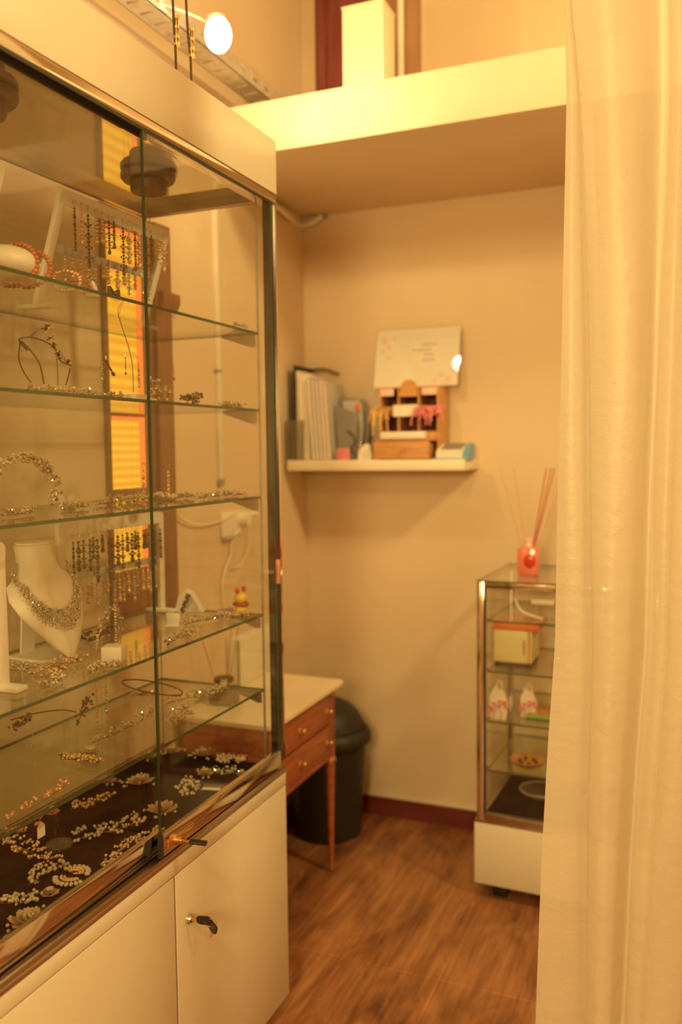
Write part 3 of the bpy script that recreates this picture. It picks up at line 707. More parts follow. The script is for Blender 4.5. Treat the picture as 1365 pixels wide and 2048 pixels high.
# wooden pigeon-hole organiser
ox, oy = -1.068, 3.36
t = thing('desk_organiser', 'light wooden pigeonhole organiser with one drawer on the wall shelf', 'organiser', (ox, oy, STZ))
W = 0.125
def f(bm):
    box(bm, (-W, -0.065, 0.0), (-W+0.008, 0.09, 0.29), 0.001); box(bm, (W-0.008, -0.065, 0.0), (W, 0.09, 0.29), 0.001)
    box(bm, (-W+0.008, 0.084, 0.0), (W-0.008, 0.09, 0.29)); box(bm, (-W+0.008, -0.065, 0.0), (W-0.008, 0.084, 0.006))
    box(bm, (-W+0.008, -0.065, 0.284), (W-0.008, 0.084, 0.29)); box(bm, (-W+0.008, -0.10, 0.074), (W-0.008, 0.084, 0.082), 0.001)
    for x in (-0.046, 0.038): box(bm, (x, -0.062, 0.082), (x+0.008, 0.084, 0.284))
    box(bm, (-W+0.008, -0.055, 0.178), (W-0.008, 0.084, 0.186))
part('frame', 'boxwood', t, f)
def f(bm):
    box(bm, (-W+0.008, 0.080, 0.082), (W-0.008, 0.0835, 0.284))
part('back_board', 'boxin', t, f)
for i in range(3):
    x0 = -W+0.008+i*0.081; x1 = x0+0.071
    for j, z in enumerate((0.186, 0.082)):
        bm = nb(); box(bm, (x0+0.002, -0.058, z), (x1, -0.052, z+0.030 if j else z+0.026), 0.001); obj('divider_lip', bm, 'boxwood', t)
bm = nb(); prism(bm, [(-0.035, 0.25)]+[(0.004+0.034*math.cos(a), 0.278+0.040*math.sin(a)) for a in [math.radians(180-k*15) for k in range(13)]]+[(0.038, 0.25)], 1, -0.075, -0.066); obj('tab_panel', bm, 'boxwood', t)
for x in (-0.095, 0.085):
    bm = nb(); box(bm, (x-0.032, -0.062, 0.255), (x+0.032, -0.056, 0.286), 0.001); obj('card_slip', bm, 'pinkl', t)
bm = nb(); box(bm, (-W-0.008, -0.112, 0.004), (W-0.028, 0.06, 0.072), 0.002); dro = obj('drawer', bm, 'boxwood', t)
bm = nb(); cyl(bm, (-0.005, -0.125, 0.042), (-0.005, -0.112, 0.042), 0.008, n=14); obj('knob', bm, 'boxwood', dro)
t = thing('card_stack', 'white pack of cards lying on the open drawer of the wooden organiser', 'cards', (ox-0.02, oy-0.085, STZ+0.0825))
pbox('card_block', 'paper', t, (-0.085, -0.022, 0.0), (0.10, 0.022, 0.028), 0.002)
t = thing('white_card', 'white strip card stuck out of the middle pigeonhole', 'card', (ox-0.01, oy-0.066, STZ+0.186))
pbox('card_sheet', 'paper', t, (-0.052, -0.004, -0.014), (0.050, 0.0, 0.032))
def ribbons(name, label, mat, loc, n, w, seed, drop):
    rnd = random.Random(seed); t = thing(name, label, 'ribbon flowers', loc)
    bm = nb()
    for k in range(n):
        x = rnd.uniform(-w, w); z = rnd.uniform(-0.02, 0.02); l = rnd.uniform(0.02, drop)
        tube(bm, [(x*0.6, 0, z+0.01), (x, -0.015, z+0.012), (x*1.25, -0.018, z-l*0.5), (x*1.3, -0.015, z-l)], 0.0035, 6)
    obj('streamers', bm, mat, t)
    bm = nb()
    for k in range(n): 
        for q in range(4):
            ball(bm, (rnd.uniform(-w, w), rnd.uniform(-0.02, 0.0), rnd.uniform(-0.012, 0.028)), 0.010, 1, (1, 0.5, 0.8), Euler((rnd.random()*3, rnd.random()*3, 0)))
    obj('blossoms', bm, mat, t)
ribbons('gold_flowers', 'bunch of gold ribbon flowers hanging from the left pigeonholes', 'gold', (ox-0.112, oy-0.072, STZ+0.175), 7, 0.036, 3, 0.09)
ribbons('pink_flowers', 'bunch of pink ribbon flowers in the right pigeonholes', 'pink', (ox+0.085, oy-0.072, STZ+0.180), 8, 0.055, 5, 0.045)

# poster in a sleeve
t = thing('notice_sheet', 'white notice with pink flower print in a glossy sleeve above the organiser', 'notice', (-1.070, 3.385, STZ+0.2925)); t.rotation_euler = (-0.25, 0, 0)
pbox('sheet', 'paper', t, (-0.178, 0, 0.004), (0.178, 0.003, 0.252))
for cx_, cz_, s_ in ((-0.145, 0.205, 1), (-0.125, 0.18, 0.7), (-0.15, 0.16, 0.8), (-0.10, 0.215, .6), (-0.12, 0.13, .5), (0.14, 0.03, 1), (0.11, 0.05, .8), (0.155, 0.07, .7), (0.08, 0.025, .7), (0.155, 0.12, .5)):
    bm = nb(); pts = []
    for k in range(20):
        a = k*PI/10+cx_*30; rr = 0.016*s_*(0.62+0.38*abs(math.cos(2.5*a))); pts.append((cx_+rr*math.cos(a), cz_+rr*math.sin(a)))
    prism(bm, pts, 1, -0.0006, 0.0); obj('flower_print', bm, 'pinkl', t)
bm = nb()
for x0, x1, z in ((0.02, 0.085, 0.178), (0.03, 0.07, 0.135), (0.025, 0.075, 0.112), (-0.02, 0.06, 0.155)): box(bm, (x0, -0.0006, z), (x1, 0.0, z+0.007))
obj('printed_lines', bm, 'lilac', t)
pane('plastic_sleeve', (-0.182, -0.004, 0.0), (0.182, -0.003, 0.256), 1, t, 'sleeve')

t = thing('card_reader', 'white and blue card reader at the right end of the wall shelf', 'card reader', (-0.878, 3.30, STZ))
bm = nb(); prism(bm, [(-0.055, 0.0), (0.055, 0.0), (0.055, 0.055), (0.035, 0.062), (-0.045, 0.036), (-0.055, 0.028)], 0, -0.062, 0.044); obj('reader_body', bm, 'whitem', t)
bm = nb(); prism(bm, [(-0.057, 0.0), (0.057, 0.0), (0.057, 0.05), (0.035, 0.064), (0.0, 0.055), (-0.057, 0.024)], 0, 0.044, 0.066); obj('reader_side', bm, 'blue', t)
bm = nb(); prism(bm, [(-0.040, 0.0385), (0.030, 0.0612), (0.030, 0.0632), (-0.040, 0.0405)], 0, -0.045, 0.036); obj('reader_screen', bm, 'grey', t)
bm = nb(); box(bm, (-0.063, -0.056, 0.0), (0.045, 0.056, 0.006), 0.001); obj('reader_base', bm, 'blue', t)

# ---------------------------------------------------------------- small display cabinet on the right
KX0, KX1, KY0, KY1, KZB, KZ, KZT = -0.702, -0.10, 2.928, 3.44, 0.055, 0.286, 1.139
kab = thing('counter_cabinet', 'low chrome framed glass display cabinet on a white base behind the curtain', 'display cabinet', (KX0, KY0, 0), -0.035)
WX, WY = KX1-KX0, KY1-KY0-0.03
def kb(name, mat, lo, hi, bev=0.0, parent=None):
    bm = nb(); box(bm, lo, hi, bev); return obj(name, bm, mat, parent or kab)
for x, y in ((0.075, 0.05), (WX-0.06, 0.05), (0.075, WY-0.06), (WX-0.06, WY-0.06)): kb('foot', 'black', (x-0.025, y-0.02, 0), (x+0.025, y+0.025, KZB), 0.003)
bm = nb(); box(bm, (-0.008, -0.004, KZB), (WX, WY, KZ-0.010), 0.002); obj('base_box', bm, 'white', kab)
kb('base_trim', 'bchrome', (-0.006, -0.002, KZ-0.010), (WX, WY, KZ+0.0), 0.001)
kb('display_floor', 'fabric', (0.02, 0.02, KZ), (WX-0.02, WY-0.02, KZ+0.008))
for x, y in ((0, 0), (WX-0.024, 0)): kb('corner_post', 'chrome', (x, y, KZ), (x+0.024, y+0.024, KZT), 0.001)
for x, y in ((0, WY-0.014), (WX-0.014, WY-0.014)): kb('corner_post', 'bchrome', (x, y, KZ), (x+0.014, y+0.014, KZT), 0.001)
kb('frame_rail', 'chrome', (0.024, 0.0, KZT-0.022), (WX-0.024, 0.02, KZT), 0.001)
kb('frame_rail', 'chrome', (0.0, 0.024, KZT-0.016), (0.014, WY-0.014, KZT-0.001), 0.001)
kb('frame_rail', 'bchrome', (0.014, WY-0.014, KZT-0.014), (WX-0.014, WY, KZT-0.001), 0.001)
kb('frame_rail', 'bchrome', (0.024, 0.0, KZ), (WX-0.024, 0.02, KZ+0.026), 0.001)
pane('top_glass', (0.0, 0.0, KZT), (WX, WY, KZT+0.005), 2, kab)
pane('front_glass', (0.024, 0.008, KZ+0.026), (WX-0.024, 0.012, KZT-0.022), 1, kab)
pane('side_glass', (0.004, 0.024, KZ+0.008), (0.008, WY-0.014, KZT-0.016), 0, kab)
kb('edge_gasket', 'gasket', (0.024, 0.004, KZ+0.026), (0.030, 0.014, KZT-0.022))
kcol = {}
for z, nm in ((1.000, 'topmost'), (0.819, 'second'), (0.639, 'third'), (0.461, 'lowest')):
    t = thing('glass_shelf', 'green edged glass shelf inside the low cabinet, the %s' % nm, 'shelf', (KX0, KY0, z), -0.035)
    dpt = WY-0.03
    pane('shelf_pane', (0.03, 0.03, -0.006), (WX-0.03, dpt, 0.0), 2, t, 'glass_shelf')
    for x in (0.012, WX-0.030):
        kp = nb(); box(kp, (x, 0.06, -0.009), (x+0.018, 0.09, -0.006)); obj('shelf_pin', kp, 'bchrome', t)

def kw(px, py, pz):   # place in the low cabinet's frame
    c, s = math.cos(-0.035), math.sin(-0.035); return (KX0+px*c-py*s, KY0+px*s+py*c, pz)
t = thing('pink_reed_diffuser', 'pink glass reed diffuser with red reeds on top of the low cabinet', 'reed diffuser', kw(0.137, 0.20, KZT+0.005))
bm = nb(); box(bm, (-0.037, -0.03, 0.0), (0.037, 0.03, 0.10), 0.008); obj('bottle', bm, 'liquid', t)
bm = nb(); ball(bm, (0.01, -0.031, 0.052), 0.022, 2, (1, 0.25, 1.2)); obj('red_seal', bm, 'redliquid', t)
bm = nb(); lathe(bm, [(0.014, 0.10), (0.014, 0.12), (0.017, 0.122), (0.017, 0.132), (0.008, 0.132)], n=20); obj('neck', bm, 'pinkl', t)
for k, (a_, b_, mt_) in enumerate(((-0.105, 0.0, 'reedl'), (-0.058, 0.02, 'reedl'), (0.062, 0.0, 'reed'), (0.080, -0.01, 'reed'), (0.088, 0.02, 'reed'), (0.13, 0.02, 'reedl'))):
    bm = nb(); cyl(bm, (a_*0.05, b_*0.1, 0.03), (a_, b_, 0.385), 0.0026 if mt_ == 'reed' else 0.0016, n=6); obj('reed', bm, mt_, t)

t = thing('yellow_gift_box', 'pale yellow box with an orange lid on the second shelf of the low cabinet', 'box', kw(0.035, 0.10, 0.819)); t.rotation_euler = (0, 0, 0.0)
bm = nb(); box(bm, (0, 0, 0.018), (0.135, 0.16, 0.135), 0.003); obj('box_body', bm, 'cream', t)
bm = nb(); box(bm, (0.003, 0.003, 0), (0.132, 0.157, 0.018)); obj('box_base', bm, 'darkbrown', t)
bm = nb(); box(bm, (-0.002, -0.002, 0.135), (0.16, 0.165, 0.165), 0.003); obj('box_lid', bm, 'orange', t)
bm = nb(); box(bm, (0.105, -0.003, 0.05), (0.112, 0.0, 0.10)); box(bm, (0.123, -0.003, 0.02), (0.129, 0.0, 0.135)); obj('box_slot', bm, 'boxwood', t)
def kfig(name, label, cat, loc, fn):
    t = thing(name, label, cat, loc); fn(t); return t
def fgift(t):
    bm = nb(); prism(bm, [(-0.028, 0), (0.026, 0), (0.034, 0.06), (0.018, 0.10), (-0.016, 0.115), (-0.032, 0.08)], 1, -0.012, 0.012); obj('bag_body', bm, 'satin', t)
    bm = nb()
    for k in range(9):
        a = k*0.7; ball(bm, (0.030*math.cos(a), -0.016, 0.05+0.018*math.sin(a*1.3)), 0.012, 1, (1, 0.5, 0.7), Euler((a, 0, a)))
    obj('bow', bm, 'pink', t)
    bm = nb(); tube(bm, [(-0.004, -0.014, 0.05), (-0.012, -0.018, 0.02), (-0.018, -0.016, 0.001)], 0.004); tube(bm, [(0.004, -0.014, 0.05), (0.014, -0.018, 0.03), (0.012, -0.016, 0.002)], 0.004); obj('ribbon_tail', bm, 'pinkl', t)
    bm = nb(); tube(bm, [(-0.010, 0, 0.11), (-0.004, 0, 0.135), (0.010, 0, 0.128), (0.012, 0, 0.10)], 0.0025); obj('handle', bm, 'pinkl', t)
kfig('gift_bag', 'white favour bag with a pink bow at the corner post of the low cabinet', 'gift bag', kw(0.062, 0.07, 0.639), fgift)
kfig('gift_bag', 'smaller white favour bag with a pink bow, right one on its shelf', 'gift bag', kw(0.155, 0.13, 0.639), fgift).scale = (0.88, 0.88, 0.88)
def fbottle(t):
    bm = nb(); lathe(bm, [(0.03, 0), (0.032, 0.005), (0.028, 0.06), (0.012, 0.085), (0.012, 0.10), (0.02, 0.12), (0.018, 0.15), (0.004, 0.16)], n=24); obj('vase_body', bm, 'acrylic', t)
    bm = nb(); lathe(bm, [(0.028, 0.085), (0.030, 0.09), (0.026, 0.11), (0.010, 0.115)], n=18); obj('collar', bm, 'satin', t)
kfig('glass_vase', 'clear glass bottle with white collar beside the yellow box in low cabinet', 'vase', kw(0.265, 0.12, 0.819), fbottle)
def ftray(t):
    bm = nb(); box(bm, (-0.10, -0.07, 0.004), (0.13, 0.07, 0.016), 0.003); obj('tray_body', bm, 'green', t)
    bm = nb(); box(bm, (-0.095, -0.065, 0.016), (0.125, 0.065, 0.020), 0.002); obj('tray_mat', bm, 'boxwood', t)
    bm = nb(); box(bm, (-0.10, -0.07, 0), (0.13, 0.07, 0.004)); obj('tray_base', bm, 'darkbrown', t)
kfig('green_tray', 'flat tray with green rim lying in the low cabinet below the favour bags', 'tray', kw(0.25, 0.17, 0.639), ftray)
def fdish(t):
    bm = nb(); lathe(bm, [(0.03, 0), (0.05, 0.01), (0.064, 0.026), (0.062, 0.027), (0.045, 0.012), (0.01, 0.006)], n=32); obj('dish_body', bm, 'boxwood', t)
    bm = nb()
    for k in range(6): ball(bm, (0.03*math.cos(k), 0.03*math.sin(k), 0.018), 0.008, 1)
    obj('dish_beads', bm, 'darkbead', t)
kfig('wooden_dish', 'shallow orange brown dish of dark beads on the lowest shelf of low cabinet', 'dish', kw(0.155, 0.12, 0.461), fdish)
def fround(t):
    bm = nb(); lathe(bm, [(0.05, 0), (0.075, 0.012), (0.095, 0.032), (0.092, 0.034), (0.07, 0.015), (0.01, 0.008)], n=36); obj('bowl_body', bm, 'acrylic', t)
    bm = nb(); tube(bm, [(0.095*math.cos(k*PI/12), 0.095*math.sin(k*PI/12), 0.033) for k in range(24)], 0.003, 6, closed=True); obj('bowl_rim', bm, 'greyl', t)
kfig('glass_bowl', 'shallow clear round bowl on the dark floor of the low cabinet', 'bowl', kw(0.17, 0.27, 0.295), fround).scale = (0.8, 0.8, 0.8)
def facr(t):
    bm = nb(); box(bm, (-0.06, -0.02, 0), (0.07, 0.02, 0.004)); box(bm, (-0.01, -0.002, 0.004), (0.006, 0.002, 0.05)); obj('stand_base', bm, 'acrylic', t)
    bm = nb(); box(bm, (-0.035, -0.006, 0.05), (0.045, 0.006, 0.066), 0.002); obj('stand_bar', bm, 'satin', t)
    bm = nb(); tube(bm, [(-0.09, -0.02, 0.07), (-0.07, -0.02, 0.03), (-0.03, -0.02, 0.012), (0.01, -0.02, 0.003)], 0.004); obj('curved_strip', bm, 'satin', t)
kfig('acrylic_display', 'clear display bar with curved strip on the topmost shelf of low cabinet', 'display stand', kw(0.20, 0.12, 1.000), facr)
kfig('acrylic_display', 'clear display bar nearest the curtain on the topmost shelf of low cabinet', 'display stand', kw(0.36, 0.20, 1.000), facr)

# ---------------------------------------------------------------- curtain
YC = 1.80
def curtain_path(v):
    """v 0 at the hem .. 1 at the top; folded S profile in plan"""
    # control points (x, y): edge, front layer, back layer, tucked folds
    e0 = -0.272+0.012*v+0.012*math.sin(v*9)*0.25
    k = 1-v; r = 0.016+0.104*max(k, 0.0)**0.75; m_ = lambda q: r+(0.165-r)*q
    pts = [(0, 0), (r*0.35, -0.007), (r*0.70, -0.001), (r*0.92, 0.014), (r+0.016, 0.032), (r+0.010, 0.014), (r-0.002, -0.004), (r+0.006, -0.022),
           (m_(0.35)+0.004, -0.042), (m_(0.75)+0.002, -0.034), (0.163, -0.006), (0.176, 0.024), (0.186, 0.006), (0.205, -0.010), (0.219, -0.006), (0.224, 0.010),
           (0.216, 0.004), (0.226, -0.018), (0.252, -0.028), (0.285, -0.014), (0.300, 0.010), (0.330, 0.016), (0.350, -0.012), (0.385, -0.026), (0.415, 0.0),
           (0.430, 0.020), (0.465, 0.014), (0.49, -0.016), (0.53, -0.02), (0.56, 0.012)]
    pts = [(e0+x_, y_) for x_, y_ in pts]
    return pts
bm = nb(); rows = []
NV = 90; ztop = 3.05
rnd = random.Random(4)
EDGE = [(0, (-0.2562, 1.8000, 2.4800)), (1, (-0.2518, 1.8000, 2.2787)), (2, (-0.2546, 1.8000, 1.9967)), (3, (-0.2568, 1.8000, 1.7478)), (4, (-0.2638, 1.8000, 1.4688)), (5, (-0.2670, 1.8000, 1.1912)), (6, (-0.2791, 1.8000, 0.9877)), (7, (-0.2902, 1.8000, 0.7470)), (8, (-0.3019, 1.8000, 0.3562))]
ez = sorted([(p[2], p[0]) for _, p in EDGE]); ez = [(0.0, ez[0][1]-0.006)] + ez + [(3.2, ez[-1][1]+0.01)]
def edge_x(z):
    for (a, xa), (b, xb) in zip(ez, ez[1:]):
        if a <= z <= b: return xa+(xb-xa)*(z-a)/(b-a)
    return ez[-1][1]
for i in range(NV+1):
    z = 0.012+(ztop-0.012)*i/NV; v = min(1, z/2.45)
    pts = curtain_path(v); shift = edge_x(z)-pts[0][0]
    P = catmull([(p[0]+shift, p[1]+YC+0.004*math.sin(z*5+p[0]*40), z) for p in pts], 7)
    rows.append([bm.verts.new((p.x, p.y, p.z)) for p in P])
for a, b in zip(rows, rows[1:]):
    for k in range(len(a)-1): bm.faces.new((a[k], a[k+1], b[k+1], b[k]))
cu = thing('voile_curtain', 'long creamy white voile curtain gathered at the right of the photo', 'curtain', (0, 0, 0))
obj('curtain_cloth', bm, 'voile', cu, ang=180)
bm = nb(); cyl(bm, (-0.30, YC, 3.06), (XR, YC, 3.06), 0.012, n=16); tag(obj('curtain_rod', bm, 'chrome'), 'metal rod that the voile curtain hangs from', 'curtain rod')

# ---------------------------------------------------------------- jewellery
def crystal(bm, c, r, rnd):
    q = bmesh.ops.create_icosphere(bm, subdivisions=1, radius=r, matrix=Matrix.Translation(c) @ Euler((rnd.random()*6, rnd.random()*6, 0)).to_matrix().to_4x4() @ Matrix.Diagonal((1, 1, 0.7, 1)))
def leafm(bm, c, d, l, w_, rnd):
    """a cupped petal at c pointing along d"""
    d = Vector(d).normalized(); s = d.cross(Vector((0, 0, 1)));
    if s.length < 0.01: s = Vector((1, 0, 0))
    s.normalize(); u = s.cross(d)
    c = Vector(c); th = 0.0008
    P = [(0, 0, 0), (0.35, 0.5, 0.10), (0.7, 0.42, 0.16), (1.0, 0, 0.2), (0.7, -0.42, 0.16), (0.35, -0.5, 0.10)]
    A = [bm.verts.new(c+d*(l*a)+s*(w_*b)+u*(l*h)) for a, b, h in P]; B = [bm.verts.new(c+d*(l*a)+s*(w_*b)+u*(l*h-th)) for a, b, h in P]
    ca = bm.verts.new(c+d*(l*0.5)+u*(l*0.03)); cb_ = bm.verts.new(c+d*(l*0.5)+u*(l*0.03-th))
    for k in range(6):
        bm.faces.new((A[k], A[(k+1)%6], ca)); bm.faces.new((B[(k+1)%6], B[k], cb_)); bm.faces.new((A[k], B[k], B[(k+1)%6], A[(k+1)%6]))
STY = {
 'pearls':  dict(bead='pearl', r=0.0040, n=26, leaf=0, cr=0.15, wire='wire'),
 'gold':    dict(bead='pearl_gold', r=0.0036, n=26, leaf=5, cr=0.2, wire='wire', leafm='petal'),
 'crystal': dict(bead='pearl', r=0.0034, n=26, leaf=0, cr=0.6, wire='wire'),
 'dark':    dict(bead='darkbead', r=0.0036, n=26, leaf=4, cr=0.1, wire='wired', leafm='darkbead'),
 'leaf':    dict(bead='pearl_gold', r=0.003, n=10, leaf=12, cr=0.2, wire='wire', leafm='petal'),
 'rose':    dict(bead='pearl_gold', r=0.003, n=8, leaf=12, cr=0.1, wire='wire', leafm='rose'),
}
def spray(name, label, p0, p1, width, style, seed, cat='hair ornament', group='jewelled hair ornaments in the tall cabinet', nmul=1.0, lift=0.004, arch=0.0):
    """a beaded branch lying from p0 to p1"""
    rnd = random.Random(seed); st = STY[style]
    p0 = Vector(p0); p1 = Vector(p1); d = p1-p0; Ln = d.length
    rz = math.atan2(d.y, d.x)
    t = thing(name, label, cat, p0, rz, group)
    slope = d.z/Ln
    def C(u, off, h): return Vector((u*Ln, off, h+u*d.z+arch*4*u*(1-u)))
    ph = rnd.random()*6
    bow = width*0.25
    mid = lambda u: bow*math.sin(u*4+ph)
    bm = nb(); tube(bm, [C(k/6, mid(k/6), lift) for k in range(7)], 0.0009, 5)
    tips = []
    n = int(st['n']*nmul)
    for k in range(n):
        u = (k+0.5)/n + rnd.uniform(-0.03, 0.03); side = 1 if k % 2 else -1
        off = side*rnd.uniform(0.15, 1.0)*width*0.5*(0.45+0.55*math.sin(PI*min(1, max(0, u))))
        a = C(u, mid(u), lift); b = C(u+rnd.uniform(0.0, 0.06), mid(u)+off, lift+rnd.uniform(0.0, 0.010))
        if k % 2 == 0: tube(bm, [a, b], 0.0006, 4, smooth=False)
        tips.append((b, off))
    obj('wire', bm, st['wire'], t)
    bp = nb(); bc = nb(); npearl = ncr = 0
    for b, off in tips:
        for q in range(2):
            c = b+Vector((rnd.uniform(-0.006, 0.006), rnd.uniform(-0.006, 0.006), rnd.uniform(0, 0.005)))
            r = st['r']*rnd.uniform(0.7, 1.2)
            if rnd.random() < st['cr']: crystal(bc, c, r, rnd); ncr += 1
            else: ball(bp, c, r, 2); npearl += 1
    if npearl: obj('beads', bp, st['bead'], t)
    else: bp.free()
    if ncr: obj('crystals', bc, 'crystal', t, smooth=False)
    else: bc.free()
    if st['leaf']:
        bl_ = nb()
        for k in range(st['leaf']):
            u = rnd.uniform(0.05, 1.0); a = C(u, mid(u), lift+0.002)
            leafm(bl_, a, (rnd.uniform(-0.6, 1), rnd.uniform(-1, 1), rnd.uniform(0, 0.5)), rnd.uniform(0.010, 0.018), 0.008, rnd)
        obj('petals', bl_, st['leafm'], t)
    return t
def flower(name, label, p, r, seed, mat='petal', cat='hair ornament', group='jewelled hair ornaments in the tall cabinet', pearls=True, tilt=0.5):
    rnd = random.Random(seed); t = thing(name, label, cat, p, rnd.random()*6, group)
    bm = nb()
    for ring, (n, rr, h) in enumerate(((7, 1.0, 0.15), (6, 0.72, 0.55), (4, 0.45, 0.9))):
        for k in range(n):
            a = k*2*PI/n+ring*0.4+rnd.uniform(-0.15, 0.15)
            leafm(bm, (0.15*r*math.cos(a), 0.15*r*math.sin(a), 0.003+ring*0.003), (math.cos(a), math.sin(a), h), r*rr, r*0.7*rr, rnd)
    obj('petals', bm, mat, t)
    bm = nb()
    for k in range(7):
        a = k*2.4; ball(bm, (0.22*r*math.cos(a)*(k > 0), 0.22*r*math.sin(a)*(k > 0), 0.010+0.3*r), 0.0032, 2)
    obj('flower_centre', bm, 'pearl', t)
    if pearls:
        bm = nb(); bw_ = nb()
        for k in range(9):
            a = rnd.random()*6.28; q = r*rnd.uniform(1.0, 1.5); e_ = (q*math.cos(a), q*math.sin(a), rnd.uniform(0.004, 0.012))
            ball(bm, e_, 0.0036, 2); tube(bw_, [(0, 0, 0.004), e_], 0.0006, 4, smooth=False)
        obj('beads', bm, 'pearl', t); obj('wire', bw_, 'wire', t)
    return t
def fan(name, label, p, r, a0, a1, seed, group='jewelled hair ornaments in the tall cabinet'):
    rnd = random.Random(seed); t = thing(name, label, 'hair ornament', p, 0, group)
    bm = nb(); bw_ = nb(); bd = nb()
    for k in range(9):
        a = a0+(a1-a0)*k/8
        e_ = Vector((r*math.cos(a), r*math.sin(a), 0.006)); tube(bw_, [(0, 0, 0.004), e_], 0.0007, 5, smooth=False)
        ball(bm, e_, 0.0045, 2, (1.5, 1, 1), Euler((0, 0, a)))
        for f_ in (0.45, 0.65): ball(bd, e_*f_+Vector((0, 0, 0.004)), 0.0032, 2)
    obj('drop_beads', bm, 'pearl', t); obj('small_beads', bd, 'pearl_gold', t); obj('wire', bw_, 'wire', t)
    return t

FZ = 0.7215
G = 'beaded hair ornaments laid on the black velvet floor'
sp = [
 ('bead_branch', 'long beaded branch at the left edge of the velvet, ending near the acrylic stand', (-1.4481, 1.4359, 0.7215), (-1.2633, 1.4262, 0.7215), 0.050, 'gold', 1),
 ('bead_branch', 'pearl spray just right of the long beaded branch on the velvet', (-1.2468, 1.3179, 0.7215), (-1.2333, 1.4067, 0.7215), 0.045, 'pearls', 2),
 ('bead_branch', 'pearl branch in the lower left corner of the velvet above the lace flower', (-1.2513, 1.2216, 0.7215), (-1.1881, 1.2882, 0.7215), 0.028, 'pearls', 3),
 ('bead_branch', 'broad heavy pearl branch in the middle of the velvet behind the left door', (-1.2701, 1.5046, 0.7215), (-1.2291, 1.6608, 0.7215), 0.075, 'pearls', 4),
 ('bead_branch', 'gold and pearl spray behind the broad pearl branch', (-1.4212, 1.6551, 0.7215), (-1.3568, 1.7386, 0.7215), 0.050, 'gold', 5),
 ('bead_branch', 'thin beaded vine running along the door rail to the lock', (-1.1444, 1.4179, 0.7215), (-1.1540, 1.5494, 0.7215), 0.026, 'gold', 6),
 ('bead_branch', 'shorter jewelled vine at the foot of the dark door edge', (-1.1541, 1.5312, 0.7215), (-1.1396, 1.6256, 0.7215), 0.040, 'gold', 7),
 ('bead_branch', 'ring shaped bead spray on the velvet beside the clear name plate', (-1.2605, 1.8803, 0.7215), (-1.1716, 1.8606, 0.7215), 0.075, 'pearls', 8),
 ('bead_branch', 'row of rosy beads near the far right corner of the velvet', (-1.2083, 1.9870, 0.7215), (-1.1535, 2.0117, 0.7215), 0.045, 'crystal', 9),
 ('bead_branch', 'small bead spray second from the far right end of the velvet', (-1.2470, 2.0739, 0.7215), (-1.2069, 2.0890, 0.7215), 0.050, 'pearls', 10),
 ('bead_branch', 'tiny bead spray lying nearest the far right corner of the velvet', (-1.1949, 2.0851, 0.7215), (-1.1710, 2.0942, 0.7215), 0.022, 'gold', 12),
 ('bead_branch', 'rust coloured leaf sprig under the front of the lowest shelf at far left', (-1.4663, 1.4775, 0.7215), (-1.4304, 1.5137, 0.7215), 0.030, 'rose', 13),
]
for i, (nm, lb, a, b, w_, st, sd) in enumerate(sp): spray(nm, lb, a, b, w_, st, sd, group=G, nmul=1.8 if sd in (4, 1) else 1.2)
fl = [
 ('lace flower of wire and beads at the near left end of the velvet', (-1.1397, 1.2047, 0.7215), 0.036, 21),
 ('small cream flower lying left of the lace flower by the door rail', (-1.1230, 1.1413, 0.7215), 0.020, 22),
 ('leafy brown flower right of the lower pearl branch', (-1.1762, 1.3031, 0.7215), 0.018, 23),
 ('large cream flower cluster on the velvet left of the dark door edge', (-1.3518, 1.8528, 0.7215), 0.034, 24),
 ('pale flower crossing behind the dark door edge above the lock', (-1.1941, 1.7201, 0.7215), 0.036, 25),
 ('little cream flower at the back of the velvet left of the large cluster', (-1.4388, 1.8270, 0.7215), 0.022, 26),
 ('yellowish flower near the back right of the velvet under the desk end', (-1.3059, 2.0945, 0.7215), 0.030, 27),
 ('star shaped flower lying between the bead ring and the rosy beads', (-1.2211, 1.9665, 0.7215), 0.024, 28),
 ('cream flower at the back of the velvet just right of the dark door edge', (-1.4058, 2.0833, 0.7215), 0.028, 29),
 ('flat flower at the back of the velvet just left of the dark door edge', (-1.4437, 2.0251, 0.7215), 0.028, 30),
 ('tiny rosy flower at the right end of the rosy bead row', (-1.1274, 1.9983, 0.7215), 0.016, 31),
]
for lb, p, r, sd in fl: flower('flower_pin', lb, p, r, sd, group=G, mat='petal', pearls=sd not in (22, 23, 31))
fan('pearl_fan', 'fan of pearls on wires in the left half of the velvet', (-1.1801, 1.3746, 0.7215), 0.034, -2.6, -0.4, 33, G)
fan('pearl_fan', 'second pearl fan spreading upward from the first one', (-1.1866, 1.3856, 0.7215), 0.030, 0.3, 2.8, 34, G)

t = thing('acrylic_stand', 'clear acrylic stand with a round foot and two rods on the velvet', 'display stand', (-1.3080, 1.4847, 0.7215))
bm = nb(); lathe(bm, [(0.0, 0.0), (0.030, 0.0), (0.0315, 0.002), (0.0315, 0.005), (0.030, 0.007)], n=40, cap=False); cyl(bm, (0, 0, 0.0), (0, 0, 0.007), 0.030, n=40); obj('round_foot', bm, 'acrylic', t)
bm = nb(); tube(bm, [(0.002, -0.010, 0.006), (-0.006, -0.006, 0.05), (-0.010, 0.0, 0.11)], 0.0028); tube(bm, [(0.004, 0.014, 0.006), (-0.004, 0.004, 0.04), (-0.012, 0.0, 0.11)], 0.0028); obj('stand_rods', bm, 'acrylic', t)
flower('rose_brooch', 'rust red flower brooch hung on the clear acrylic stand', (-1.1500, 1.2890, 0.8972), 0.014, 35, mat='rose', cat='brooch', group=None, pearls=False)
t = thing('price_tag', 'small cream price tag hanging on a rust red pendant left of the acrylic stand', 'price tag', (-1.1600, 1.2676, 0.8825))
